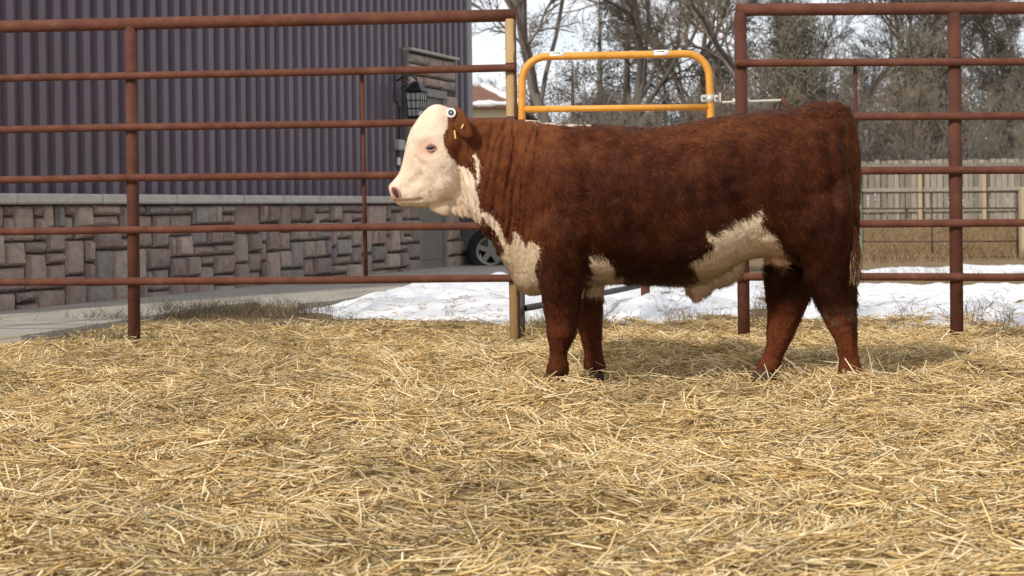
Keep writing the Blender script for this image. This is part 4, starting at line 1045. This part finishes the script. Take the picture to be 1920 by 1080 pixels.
def coat(p, jit=0.0):
    """coat colour of the animal at point p, belly shade painted in, and a white flag"""
    px, py = sidepx(p)
    e1 = fbm(p, 22, 61, 3) - .5; e2 = fbm(p, 22, 71, 3) - .5
    qx, qy = px + 12 * e1, py + 12 * e2
    if jit: qx = qx + RNG.normal(0, jit, px.shape); qy = qy + RNG.normal(0, jit * 1.3, px.shape)
    white = np.zeros(px.shape, bool)
    for k, poly in enumerate(W_POLY):
        w = pip(qx, qy, poly)
        if k == 5: w &= (np.abs(p[..., 1] - BULL_Y) < .11)
        if k == 2: w &= ~(pip(qx, qy, [(878, 409), (908, 408), (930, 434), (946, 466), (936, 482), (900, 452)]))
        white |= w
    white |= (px > 1170) & (px < 1330) & (py > 527)
    n1 = fbm(p, 6.5, 5, 3); n2 = fbm(p, 26, 8, 2); n3 = fbm(p * np.array([1, 1, .35]), 60, 13, 2)
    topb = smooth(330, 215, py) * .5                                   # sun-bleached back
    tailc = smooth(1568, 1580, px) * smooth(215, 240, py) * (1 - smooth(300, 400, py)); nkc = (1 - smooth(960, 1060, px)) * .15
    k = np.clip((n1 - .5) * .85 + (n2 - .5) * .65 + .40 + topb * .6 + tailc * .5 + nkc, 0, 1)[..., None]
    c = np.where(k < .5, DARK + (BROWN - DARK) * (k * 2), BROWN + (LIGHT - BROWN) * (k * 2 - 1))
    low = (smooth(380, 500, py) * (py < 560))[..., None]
    c = c * (1 - .36 * low)                                            # brown coat darkens towards the belly
    leg = smooth(560, 640, py)[..., None]; c = c * (1 - leg) + (BROWN * (.95 + .55 * smooth(1380, 1420, px))[..., None] * (.7 + .6 * n2[..., None])) * leg
    hock = (smooth(26, 8, np.abs(py - 588)) * (px > 1530) * smooth(.4, .6, fbm(p, 30, 90, 2)))[..., None]
    c = c * (1 - .6 * hock) + np.array([.10, .075, .05]) * .6 * hock  # dried mud
    w = CREAM * (.86 + .28 * n2[..., None])
    dirt = (smooth(300, 520, py) * smooth(905, 960, px) * (.35 + .8 * n1) + .5 * smooth(1430, 1480, px) + .5 * smooth(470, 530, py) * (px > 1200))[..., None]  # soiled hair, plus shade of the belly's curve painted into the white
    w = w * (1 - .75 * np.clip(dirt, 0, 1)) + DIRT_SHADE * .75 * np.clip(dirt, 0, 1)
    for (cx_, cy_, r, a) in ((806, 278, 17, .8), (796, 292, 12, .35), (737, 362, 16, .75), (785, 330, 10, .15), (745, 383, 10, .5), (832, 215, 16, .3), (860, 385, 22, .35), (1462, 490, 24, .6), (1305, 562, 16, .6)):
        g = (a * np.exp(-((px - cx_) ** 2 + (py - cy_) ** 2) / (2 * (r * .8) ** 2)))[..., None]; w = w * (1 - g) + PINK * g
    ear_ = ((px > 847) & (px < 900) & (py > 192) & (py < 266) & (np.abs(p[..., 1] - BULL_Y) > .098))
    white &= ~ear_
    c = np.where(white[..., None], w, c)
    return c, white
# hide folds on the neck, muscle and creases
px, py = sidepx(bv)
nk = smooth(893, 918, px) * (1 - smooth(1000, 1050, px)) * smooth(212, 250, py) * (1 - smooth(430, 480, py))
ph = px + 10 * (fbm(bv, 7, 3, 2) - .5) + .12 * (py - 300)
def ridges(w, l, seed):                      # long irregular creases
    nn = vnoise(np.stack([ph / w, py / l, 0 * px], -1), 1.0, seed); return 1 - 2.2 * np.exp(-((nn - .5) / .085) ** 2)
fold = .7 * ridges(13, 150, 201) + .6 * ridges(7.5, 110, 207)
bv = bv + bn * (nk * fold * .0078)[:, None]
bv = bv + bn * ((fbm(bv, 14, 33, 2) - .5) * .010 * smooth(1020, 1080, px) * smooth(560, 500, py))[:, None]
bv = bv + bn * ((fbm(bv, 40, 35, 2) - .5) * .004)[:, None]
tf_ = smooth(846, 862, px) * (1 - smooth(898, 912, px)) * smooth(300, 330, py) * (1 - smooth(415, 440, py))
bv = bv + bn * (tf_ * np.sin((px - .22 * (py - 350) + 8 * (fbm(bv, 12, 91, 2) - .5)) / 12.0 * 2 * math.pi) * .0042)[:, None]
for (cx_, cy_, rx_, ry_, am) in ((806, 280, 22, 12, -.003), (800, 260, 17, 8, .003), (812, 298, 16, 7, .003), (838, 330, 22, 28, .008), (800, 345, 16, 18, -.006), (748, 362, 15, 13, .006), (770, 374, 14, 6, .004), (778, 305, 10, 22, -.003)):
    bv = bv + bn * (am * np.exp(-((px - cx_) / rx_) ** 2 - ((py - cy_) / ry_) ** 2) * (np.abs(bn[:, 1]) > .3))[:, None]
face = (px < 880) & (py < 400)
bv = bv + bn * ((fbm(bv, 16, 37, 2) - .5) * .0045 * face)[:, None]
def line_dist(pts_):
    dd = np.full(px.shape, 1e9)
    for (a, b) in zip(pts_[:-1], pts_[1:]):
        a = np.array(a, float); b = np.array(b, float); e = b - a
        t = np.clip(((px - a[0]) * e[0] + (py - a[1]) * e[1]) / (e @ e), 0, 1)
        dd = np.minimum(dd, np.hypot(px - a[0] - t * e[0], py - a[1] - t * e[1]))
    return dd
side = smooth(.15, .6, np.abs(bn[:, 1]))
for (pts_, w_, d_) in (([(1088, 280), (1108, 360), (1112, 430), (1098, 490)], 15, -.013), ([(1030, 262), (1006, 340), (1002, 410), (1018, 455)], 15, -.010),
                       ([(1395, 270), (1385, 340), (1392, 400)], 30, -.016), ([(1462, 290), (1446, 370), (1462, 440)], 15, -.009), ([(1542, 262), (1552, 340), (1548, 430)], 11, -.010),
                       ([(1120, 470), (1180, 500), (1270, 500)], 16, -.006), ([(1030, 470), (1042, 540)], 9, -.006), ([(1500, 470), (1530, 520)], 13, -.010), ([(1590, 470), (1584, 560)], 8, -.008),
                       ([(1165, 290), (1172, 470)], 10, .004), ([(1205, 300), (1214, 480)], 10, .004), ([(1246, 300), (1256, 480)], 10, .0035)):
    bv = bv + bn * (d_ * np.exp(-(line_dist(pts_) / w_) ** 2) * side)[:, None]
for (cx_, cy_, rx_, ry_, am) in ((1056, 360, 34, 70, .012), (1062, 465, 34, 40, .010), (1420, 250, 30, 22, .012), (1505, 370, 36, 70, .012), (1575, 300, 16, 60, .006), (1566, 236, 16, 16, .010), (1460, 452, 30, 24, .008), (1053, 622, 30, 16, .006), (1598, 588, 14, 16, .008), (1285, 262, 60, 14, -.006)):
    bv = bv + bn * (am * np.exp(-((px - cx_) / rx_) ** 2 - ((py - cy_) / ry_) ** 2) * side)[:, None]
crease = np.exp(-((px - (1573 + (py - 250) * .13)) / 4.5) ** 2) * smooth(235, 262, py) * (1 - smooth(400, 470, py)) * (bn[:, 1] < 0)
bv = bv - bn * (crease * .028)[:, None]
for (pa_, pb_, wd_, dp) in (((742, 379), (792, 375), 2.6, .010), ((806, 384), (800, 398), 3, .009), ((848, 376), (846, 404), 3, .010), ((862, 305), (872, 372), 4, .006), ((838, 318), (846, 362), 5, .004), ((786, 296), (800, 312), 4, .005), ((802, 290), (818, 296), 3, .004), ((795, 330), (770, 352), 9, .006), ((760, 352), (752, 372), 5, .004), ((856, 222), (848, 262), 5, .006), ((905, 405), (1010, 545), 5, .0), ((1098, 470), (1112, 545), 6, .012), ((1500, 500), (1450, 440), 8, .008)):
    a = np.array(pa_, float); b = np.array(pb_, float); e = b - a
    t = np.clip(((px - a[0]) * e[0] + (py - a[1]) * e[1]) / (e @ e), 0, 1)
    dd = np.hypot(px - a[0] - t * e[0], py - a[1] - t * e[1])
    bv = bv - bn * (np.exp(-(dd / wd_) ** 2) * dp)[:, None]
bull = empty('bull', (0.2, BULL_Y, 0.0))
tag(bull, 'red-brown young bull with white face and chest standing on straw', 'bull')
skin = M('bull_skin', rough=.8, attr='coat', spec=.07)
body = obj('body', bv, bf_, skin, bull, True)
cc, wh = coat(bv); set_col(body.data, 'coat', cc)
bvh = BVHTree.FromPolygons([Vector(p) for p in bv], bf_)
def hit(px, py):
    d = Vector(ray(px, py)).normalized(); h = bvh.ray_cast(Vector(CAM), d); return np.array(h[0]), np.array(h[1])

# fur
bod = body.data
bod.calc_loop_triangles()
tri = np.empty(len(bod.loop_triangles) * 3, np.int32); bod.loop_triangles.foreach_get('vertices', tri); tri = tri.reshape(-1, 3)
vn = np.empty(len(bod.vertices) * 3, np.float32); bod.vertex_normals.foreach_get('vector', vn); vn = vn.reshape(-1, 3)
NH = 230000
ta = np.linalg.norm(np.cross(bv[tri[:, 1]] - bv[tri[:, 0]], bv[tri[:, 2]] - bv[tri[:, 0]]), axis=1)
pk = RNG.choice(len(tri), NH, p=ta / ta.sum())
u = RNG.random((NH, 2)); fl_ = u.sum(1) > 1; u[fl_] = 1 - u[fl_]
bc = np.stack([1 - u.sum(1), u[:, 0], u[:, 1]], 1)
rootp = (bv[tri[pk]] * bc[:, :, None]).sum(1); nor = (vn[tri[pk]] * bc[:, :, None]).sum(1); nor /= np.linalg.norm(nor, axis=1)[:, None]
hpx, hpy = sidepx(rootp)
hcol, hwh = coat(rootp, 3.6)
head_ = hpx < 893
legm = smooth(555, 610, hpy)
flow = np.zeros((NH, 3)); flow[:, 0] = .55; flow[:, 2] = -.75
flow[:, 0] += .8 * smooth(330, 220, hpy); flow[:, 0] *= (1 - legm * .8)
flow[head_] = np.array([.45, 0, -.55])
curl = np.stack([fbm(rootp, 13, 101, 2) - .5, fbm(rootp, 13, 111, 2) - .5, fbm(rootp, 13, 121, 2) - .5], 1) * 3.6 + RNG.normal(0, .18, (NH, 3))
cam_ = smooth(1000, 1090, hpx) * (1 - .5 * legm)
flow = flow + curl * (.26 + .74 * cam_)[:, None]
flow -= nor * (flow * nor).sum(1)[:, None]; flow /= np.linalg.norm(flow, axis=1)[:, None] + 1e-9
L = .008 + .0125 * cam_ * (1 - legm)
L = np.where(head_, .0085, L)
L = np.where(hwh & ~head_, .0105, L)
L = L + .012 * ((hpx > 1100) & (hpy > 500) & (hpy < 560)) + .008 * smooth(.0, .8, nor[:, 0]) * legm
L = np.where(hpy > 640, .010, L)
nose = ((hpx < 752) & (hpy > 338)); L = np.where(nose, .003, L)
eyed = np.hypot(hpx - 808, hpy - 277) < 11; L = np.where(eyed, .0015, L)
L = L * RNG.uniform(.6, 1.25, NH)
lift = np.where(head_ | hwh, .26, .40 + .14 * cam_) * RNG.uniform(.6, 1.4, NH)
K = 4
S = np.linspace(0, 1, K)
flow2 = flow + np.array([0, 0, -.35]) + RNG.normal(0, .2, (NH, 3))
pts = np.empty((NH, K, 3))
for k, s in enumerate(S):
    dirv = flow * (1 - s) + flow2 * s * .9 + nor * (lift * (1 - .55 * s))[:, None]
    pts[:, k] = rootp - nor * .001 + dirv * (L * s)[:, None]
hc = bpy.data.hair_curves.new('fur'); hc.add_curves([K] * NH)
bo = ORG[bull.name]
hc.attributes['position'].data.foreach_set('vector', (pts - bo).astype(np.float32).ravel())
ra = hc.attributes.new('radius', 'FLOAT', 'POINT')
wid = np.where(head_, .0007, .0009)[:, None] * np.array([1.0, .95, .7, .25])[None]
ra.data.foreach_set('value', wid.astype(np.float32).ravel())
ca = hc.attributes.new('coat', 'FLOAT_COLOR', 'CURVE')
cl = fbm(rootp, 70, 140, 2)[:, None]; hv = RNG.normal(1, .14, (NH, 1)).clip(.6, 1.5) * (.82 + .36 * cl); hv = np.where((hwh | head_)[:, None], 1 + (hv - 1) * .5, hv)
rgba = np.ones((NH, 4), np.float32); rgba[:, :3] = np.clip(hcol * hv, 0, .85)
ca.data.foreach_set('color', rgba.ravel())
fur_m = M('bull_fur', rough=.55, attr='coat', spec=.14)
na = hc.attributes.new('hide_normal', 'FLOAT_VECTOR', 'CURVE')
soft = np.where(hwh | head_, .45, 1.0)[:, None]; hn = nor + .38 * soft * flow + soft * RNG.normal(0, .10, (NH, 3)); hn /= np.linalg.norm(hn, axis=1)[:, None]
na.data.foreach_set('vector', hn.astype(np.float32).ravel())
an = fur_m.node_tree.nodes.new('ShaderNodeAttribute'); an.attribute_name = 'hide_normal'
fur_m.node_tree.links.new(an.outputs['Vector'], fur_m.node_tree.nodes['Principled BSDF'].inputs['Normal'])
hc.materials.append(fur_m)
fur = bpy.data.objects.new('fur', hc); COL.objects.link(fur); fur.parent = bull; fur['kind'] = 'stuff'

# tail switch: long strands
ns_ = 1500
t0 = np.stack([B(x_, y_, d_) for x_, y_, d_ in zip(RNG.uniform(1596, 1606, ns_), RNG.uniform(425, 505, ns_), RNG.uniform(-.25, -.18, ns_))])
endx = RNG.normal(1603, 5.0, ns_); endy = RNG.uniform(490, 537, ns_)
t1 = np.stack([B(x_, y_, d_) for x_, y_, d_ in zip(endx, endy, RNG.normal(-.225, .02, ns_))])
mid = (t0 + t1) / 2 + RNG.normal(0, .008, (ns_, 3))
v, q_ = many_tubes(np.stack([t0, mid, t1], 1), np.tile(np.array([.0011, .0011, .0004]), (ns_, 1)), 3)
sw = obj('tail_switch', v, q_, M('switch_hair', rough=.6, attr='tint'), bull)
kk = RNG.random((ns_, 1)) ; col_ = np.where((t0[:, 2:3] > np.median(t0[:, 2])) | (kk < .2), BROWN * 1.1, np.where(kk < .65, np.array([.26, .17, .085]), np.array([.45, .34, .2])))
set_col(sw.data, 'tint', np.repeat(col_, 9, 0))
# crest tuft on the tail head
ns_ = 500
hp = [hit(x_, y_) if True else None for x_, y_ in zip(RNG.uniform(1520, 1586, ns_), RNG.uniform(203, 222, ns_))]
t0 = np.array([h[0] for h in hp]); dr_ = np.stack([RNG.normal(.25, .5, ns_), RNG.normal(0, .4, ns_), RNG.uniform(.6, 1.1, ns_)], 1) * RNG.uniform(.012, .035, (ns_, 1))
v, q_ = many_tubes(np.stack([t0, t0 + dr_ * .6, t0 + dr_ + np.array([.006, 0, -.004])], 1), np.tile(np.array([.0012, .001, .0004]), (ns_, 1)), 3)
tf = obj('tail_head_tuft', v, q_, sw.data.materials[0], bull); set_col(tf.data, 'tint', np.repeat(np.where(RNG.random((ns_, 1)) < .6, BROWN * 1.2, LIGHT * 1.2), 9, 0))
# eye
tag_l = M('lash', (.55, .42, .30), .6)
eye_m = M('eye', (.012, .009, .008), .06, spec=.9); lid_m = M('eyelid', (.50, .25, .20), .5, 0, (.36, .16, .12), 60)
h0, n0 = hit(808, 277)
def ellip(c, ax, rad, nu=12, nv=16):
    u = np.linspace(.02, math.pi - .02, nu); a = np.linspace(0, 2 * math.pi, nv, endpoint=False)
    rings = [c + (np.stack([rad[0] * np.sin(uu) * np.cos(a), rad[1] * np.sin(uu) * np.sin(a), np.full(nv, rad[2] * np.cos(uu))], -1)) @ ax for uu in u]
    return loft_rings(rings)
for sg in (1, -1):
    n_ = n0 * np.array([1, sg, 1]); h_ = h0.copy()
    if sg < 0: h_[1] = 2 * BULL_Y - h_[1]
    xa = np.array([1.0, 0, .10]); xa -= n_ * (xa @ n_); xa /= np.linalg.norm(xa); za = np.cross(n_, xa); AX = np.array([xa, n_, za])
    v, f = ellip(h_ + n_ * .001, AX, (.0185, .0155, .0145)); ey = obj('eye', v, f, eye_m, bull, True)
    for (oz, up_) in ((1, .0095), (-1, .0085)):
        t = np.linspace(-1, 1, 11)
        pts_ = [h_ + xa * (.025 * tt) + za * (oz * (up_ + .0055) * (1 - tt * tt)) + n_ * (.009 * (1 - .8 * tt * tt) + .001) for tt in t]
        v, f = tube(pts_, .0036 * (1 - .6 * np.abs(t)) + .001, 8); obj('eyelid', v, f, lid_m, ey, True)
    lt = np.linspace(-.8, .8, 14)
    p0_ = np.array([h_ + xa * (.025 * tt) + za * (.012 * (1 - tt * tt)) + n_ * (.011 * (1 - .8 * tt * tt)) for tt in lt])
    p2_ = p0_ + n_ * .012 - za * .006 + np.outer(lt, xa) * .004
    v, q_ = many_tubes(np.stack([p0_, (p0_ + p2_) / 2 + za * .001, p2_], 1), np.tile([.0008, .0006, .0003], (14, 1)), 3); o = obj('eyelashes', v, q_, tag_l, ey); o['kind'] = 'stuff'
# nostrils and mouth
nos_m = M('nostril', (.055, .018, .013), .35, spec=.5); lip_m = M('lip', (.40, .20, .15), .5)
h0, n0 = hit(742, 361)
for sg in (1, -1):
    n_ = n0 * np.array([1, sg, 1]); h_ = h0.copy()
    if sg < 0: h_[1] = 2 * BULL_Y - h_[1]
    xa = np.array([.45, 0, -.9]); xa -= n_ * (xa @ n_); xa /= np.linalg.norm(xa); za = np.cross(n_, xa)
    v, f = ellip(h_, np.array([xa, n_, za]), (.024, .004, .0125)); ns1 = obj('nostril', v, f, nos_m, bull, True)
    a = np.linspace(.5, 5.6, 16)
    v, f = tube([h_ + xa * (.026 * math.cos(t)) + za * (.0145 * math.sin(t)) + n_ * .001 for t in a], .0035, 8); obj('nostril_rim', v, f, lip_m, ns1, True)
# ear tags
tag_m = M('white_plastic', (.72, .74, .76), .35, spec=.5); rub = M('dark_tag', (.03, .035, .04), .4)
cT = B(845.5, 211, -.165)
v, f = tube([cT + np.array([-.0, .014, 0]), cT], [.021, .021], 18); t1_ = obj('ear_tag', v, f, tag_m, bull); t1_['label'] = 'round white button tag with a dark centre'
v, f = tube([cT + np.array([0, .001, 0]), cT + np.array([0, -.004, 0])], [.0125, .0118], 16); obj('tag_centre', v, f, rub, t1_)
v, f = tube([cT + np.array([0, -.002, 0]), cT + np.array([0, -.006, 0])], [.006, .005], 12); obj('tag_pin', v, f, MAT['grey_box'], t1_)
cT = B(791, 213, .15); v, f = tube([cT + np.array([0, .01, 0]), cT], [.012, .012], 16); obj('ear_tag', v, f, MAT['grey_box'], bull)
cT2 = cT; v, f = tube([B(792, 213, .15), B(815, 222, .12)], [.012, .022], 10); obj('ear_stub', v, f, skin, bull, True)
ytag = M('yellow_plastic', (.62, .46, .14), .45)
for (xa_, ya_, xb_, yb_, dy_) in ((865, 241, 869, 233, -.197), (852, 244, 854, 260, -.18)):
    pA, pB = B(xa_, ya_, dy_), B(xb_, yb_, dy_); dv = pB - pA; ln_ = np.linalg.norm(dv); dv /= ln_
    v, f = bevbox((pA + pB) / 2, (.007, .003, ln_), [np.cross([0, 1, 0], dv), [0, 1, 0], dv], .002); o = obj('ear_tag', v, f, ytag, bull); o['label'] = 'narrow yellow ear tag'
hoof_m = M('hoof', (.045, .024, .016), .7, 0, (.08, .05, .035), 20, spec=.15)
for (px_, py_, dy, hw, th) in ((1043, 714, -.17, 23, .046), (1114, 705, .17, 22, .045), (1590, 722, -.17, 26, .05), (1436, 706, .16, 26, .05)):
    c = B(px_, py_, dy); hx = hw / 420; a = np.linspace(0, 2 * math.pi, 18, endpoint=False); rings = []
    for (dz, k) in ((.035, .80), (.012, .92), (-.02, 1.03), (-.035, 1.05)):
        rings.append(np.stack([c[0] + (hx * np.cos(a) * k - .010 * (k - .8) * 4), c[1] + th * np.sin(a) * k, np.full(18, c[2] + dz)], -1))
    v, f = loft_rings(rings); obj('hoof', v, f, hoof_m, bull, True)

# ------------------------------------------------------------------ straw
def straw_tint(n):
    k = RNG.random((n, 1)); g = RNG.normal(1, .14, (n, 1)).clip(.6, 1.35)
    c = np.where(k < .44, np.array([.71, .515, .24]), np.where(k < .78, np.array([.84, .69, .42]), np.where(k < .93, np.array([.52, .355, .145]), np.array([.32, .24, .135]))))
    return c * g
def straw(n, ylo, yhi, lmin, lmax, r0, r1, liftz, tilt, z_extra=0.0, seed=0, arr=None):
    # positions spread over the strip of pen in front of the viewer, a metre wider than the view on both sides
    if arr is None:
        y = np.sqrt(RNG.uniform(ylo ** 2, yhi ** 2, n * 2)); x = RNG.uniform(-.408 * y - .7, .25 * y + .7)
        keep = (RNG.random(len(y)) < pen_mask(x, y) + .02 * (y < yhi - .2)); x, y = x[keep][:n], y[keep][:n]
    else: x, y = arr
    n = len(x)
    L = RNG.uniform(lmin, lmax, n) * RNG.uniform(.6, 1.1, n)
    coh = 14 * (vnoise(p3(x, y), 3.2, 55) - .5); a = np.where(RNG.random(n) < .6, coh + RNG.normal(0, .45, n), RNG.uniform(0, 2 * math.pi, n))
    el = RNG.normal(0, tilt, n)
    d = np.stack([np.cos(a) * np.cos(el), np.sin(a) * np.cos(el), np.abs(np.sin(el))], 1)
    c = np.stack([x, y, ground_z(x, y) + np.abs(RNG.normal(0, liftz, n)) + z_extra], 1)
    bend = RNG.normal(0, .10, (n, 3)) * L[:, None]; bend[:, 2] = -np.abs(bend[:, 2]) * .2
    p0, p2 = c - d * L[:, None] / 2, c + d * L[:, None] / 2
    for p in (p0, p2): p[:, 2] = np.maximum(p[:, 2], ground_z(p[:, 0], p[:, 1]) + .002)
    p1 = (p0 + p2) / 2 + bend
    r = RNG.uniform(r0, r1, n)
    return np.stack([p0, p1, p2], 1), np.stack([r, r, r * .85], 1)
PA, RA = [], []
for args in ((92000, 2.8, 11.1, .03, .13, .0013, .0028, .012, .22), (32000, 2.8, 11.0, .08, .22, .0019, .0038, .022, .27), (52000, 2.8, 8.8, .015, .06, .0012, .0026, .014, .4)):
    p, r = straw(*args); PA.append(p); RA.append(r)
hx_, hy_ = [], []                             # loose straw heaped round the hooves
for hf in HOOF:
    a = RNG.uniform(0, 6.28, 420); rr = .07 + np.abs(RNG.normal(0, .12, 420)); hx_.append(hf[0] + rr * np.cos(a)); hy_.append(hf[1] - .02 + rr * np.sin(a) * .8)
p, r = straw(0, 0, 0, .06, .2, .0016, .003, .035, .5, .01, arr=(np.concatenate(hx_), np.concatenate(hy_))); PA.append(p); RA.append(r)
PA, RA = np.concatenate(PA), np.concatenate(RA)
v, q_ = many_tubes(PA, RA, 3)
st = obj('straw', v, q_, MAT['straw'])
old = fbm(PA[:, 1] * np.array([1, 1, 0]), 1.5, 83, 3)[:, None]; old = smooth(.50, .68, old)      # patches of older, greyer, trodden straw
tint = straw_tint(len(PA)); tint = 1.05 * (tint * (1 - .45 * old) + tint * np.array([.56, .54, .50]) * .45 * old)
set_col(st.data, 'tint', np.repeat(tint, 9, 0)); tag(st, 'loose golden straw bedding covering the pen floor', kind='stuff')

fx, fy = [], []
for (x0_, x1_, y0_, y1_, n_) in ((600, 980, 540, 602, 320), (1100, 1440, 530, 600, 200), (1600, 1960, 535, 608, 320)):
    for _ in range(n_):
        g = G(random.uniform(x0_, x1_), random.uniform(y0_, y1_) if random.random() < .4 else y1_ - abs(random.gauss(0, 12))); fx.append(g[0]); fy.append(g[1])
p, r = straw(0, 0, 0, .03, .14, .0014, .0028, .01, .15, .10, arr=(np.array(fx), np.array(fy)))
# drop every stalk onto the snow or earth below it
dgx = bpy.context.evaluated_depsgraph_get()
kp = []
for i in range(len(p)):
    c0 = p[i].mean(0); ok, loc, *_ = scene.ray_cast(dgx, Vector((c0[0], c0[1], .45)), Vector((0, 0, -1)))
    if ok and loc.z < .3: p[i, :, 2] += loc.z + .004 - c0[2]; kp.append(i)
v, q_ = many_tubes(p[kp], r[kp], 3); o = obj('windblown_straw', v, q_, MAT['straw']); set_col(o.data, 'tint', np.repeat(straw_tint(len(kp)) * .7, 9, 0)); tag(o, 'straw stalks blown over the snow', kind='stuff')

# ------------------------------------------------------------------ dead grass and weeds
def tufts(spots, tint, h, n_per, spread, label, r=.0022, lean=.35):
    PP, RR_ = [], []
    for (x, y, s) in spots:
        n = max(4, int(n_per * s)); bxx = x + RNG.normal(0, spread * s, n); byy = y + RNG.normal(0, spread * s, n)
        zz_ = ground_z(bxx, byy); hh = h * s * RNG.uniform(.4, 1.15, n)
        ln = RNG.normal(0, lean, (n, 2))
        p0 = np.stack([bxx, byy, zz_ - .02], 1); p1 = p0 + np.stack([ln[:, 0] * hh * .4, ln[:, 1] * hh * .4, hh * .65], 1); p2 = p0 + np.stack([ln[:, 0] * hh * 1.1, ln[:, 1] * hh * 1.1, hh], 1)
        PP.append(np.stack([p0, p1, p2], 1)); RR_.append(np.tile([r, r * .8, r * .3], (n, 1)))
    PP, RR_ = np.concatenate(PP), np.concatenate(RR_)
    v, q_ = many_tubes(PP, RR_, 3); o = obj('dead_grass', v, q_, MAT['grass'])
    set_col(o.data, 'tint', np.repeat(np.array(tint) * RNG.normal(1, .22, (len(PP), 1)).clip(.45, 1.6), 9, 0)); tag(o, label, kind='stuff')
def scatter(n, x0, x1, y0, y1, s0=.6, s1=1.3):
    out_ = []
    for _ in range(n):
        g = G(random.uniform(x0, x1), random.uniform(y0, y1)); out_.append((g[0], g[1], random.uniform(s0, s1)))
    return out_
tufts(scatter(34, 300, 585, 572, 598) + scatter(14, -60, 300, 600, 640) + scatter(10, 590, 760, 596, 604, .3, .6) + scatter(12, 700, 1000, 518, 530, .5, .9), (.125, .095, .055), .10, 60, .10, 'low dark dead grass along the concrete pad')
tufts(scatter(26, 1620, 2000, 604, 620, .35, .8) + scatter(22, 1110, 1380, 590, 614, .4, .9) + scatter(22, 980, 1110, 592, 612, .5, 1) + scatter(10, 1395, 1440, 560, 600, .5, .9), (.24, .185, .105), .12, 38, .10, 'dead grass along the snow edge behind the fence')
tufts(scatter(70, 1560, 2060, 500, 545, .5, 1.0) + scatter(20, 1200, 1440, 525, 560, .4, .8), (.27, .205, .12), .13, 26, .12, 'thin dead grass poking through the far snow', .0025)
sp = []
for _ in range(330):
    Y = random.uniform(25, 41); sp.append((P(random.uniform(1560, 2020), 420, Y)[0], Y, random.uniform(.6, 1.5)))
tufts(sp, (.27, .18, .095), .18, 30, .26, 'tan dead grass in the yard below the board fence', .006, .5)
# dry weed stems
PP, RR_ = [], []
for (x, y, s) in scatter(12, 1640, 1930, 592, 612, .5, 1.0) + scatter(4, 1230, 1300, 560, 600, .4, .8) + scatter(3, 780, 960, 592, 602, .3, .6) + scatter(6, 1400, 1440, 590, 610, .6, 1.2):
    for _ in range(7):
        hh = .30 * s * random.uniform(.5, 1); lx, ly = random.gauss(0, .35), random.gauss(0, .35)
        p0 = np.array([x + random.gauss(0, .03), y + random.gauss(0, .03), gz((x, y)) - .02]); p2 = p0 + np.array([lx * hh, ly * hh, hh]); p1 = (p0 + p2) / 2 + np.array([random.gauss(0, .01), 0, .02])
        PP.append([p0, p1, p2]); RR_.append([.0018, .0014, .0007])
        for _ in range(3):
            t = random.uniform(.4, .95); b = p0 * (1 - t) + p2 * t; e = b + np.array([random.gauss(0, .05), random.gauss(0, .05), random.uniform(.01, .06)]) * s
            PP.append([b, (b + e) / 2, e]); RR_.append([.0011, .001, .0013])
v, q_ = many_tubes(np.array(PP), np.array(RR_), 3); o = obj('dry_weeds', v, q_, M('weed_stem', (.17, .13, .09), .9)); tag(o, 'dry branching weed stems standing in the snow', kind='stuff')
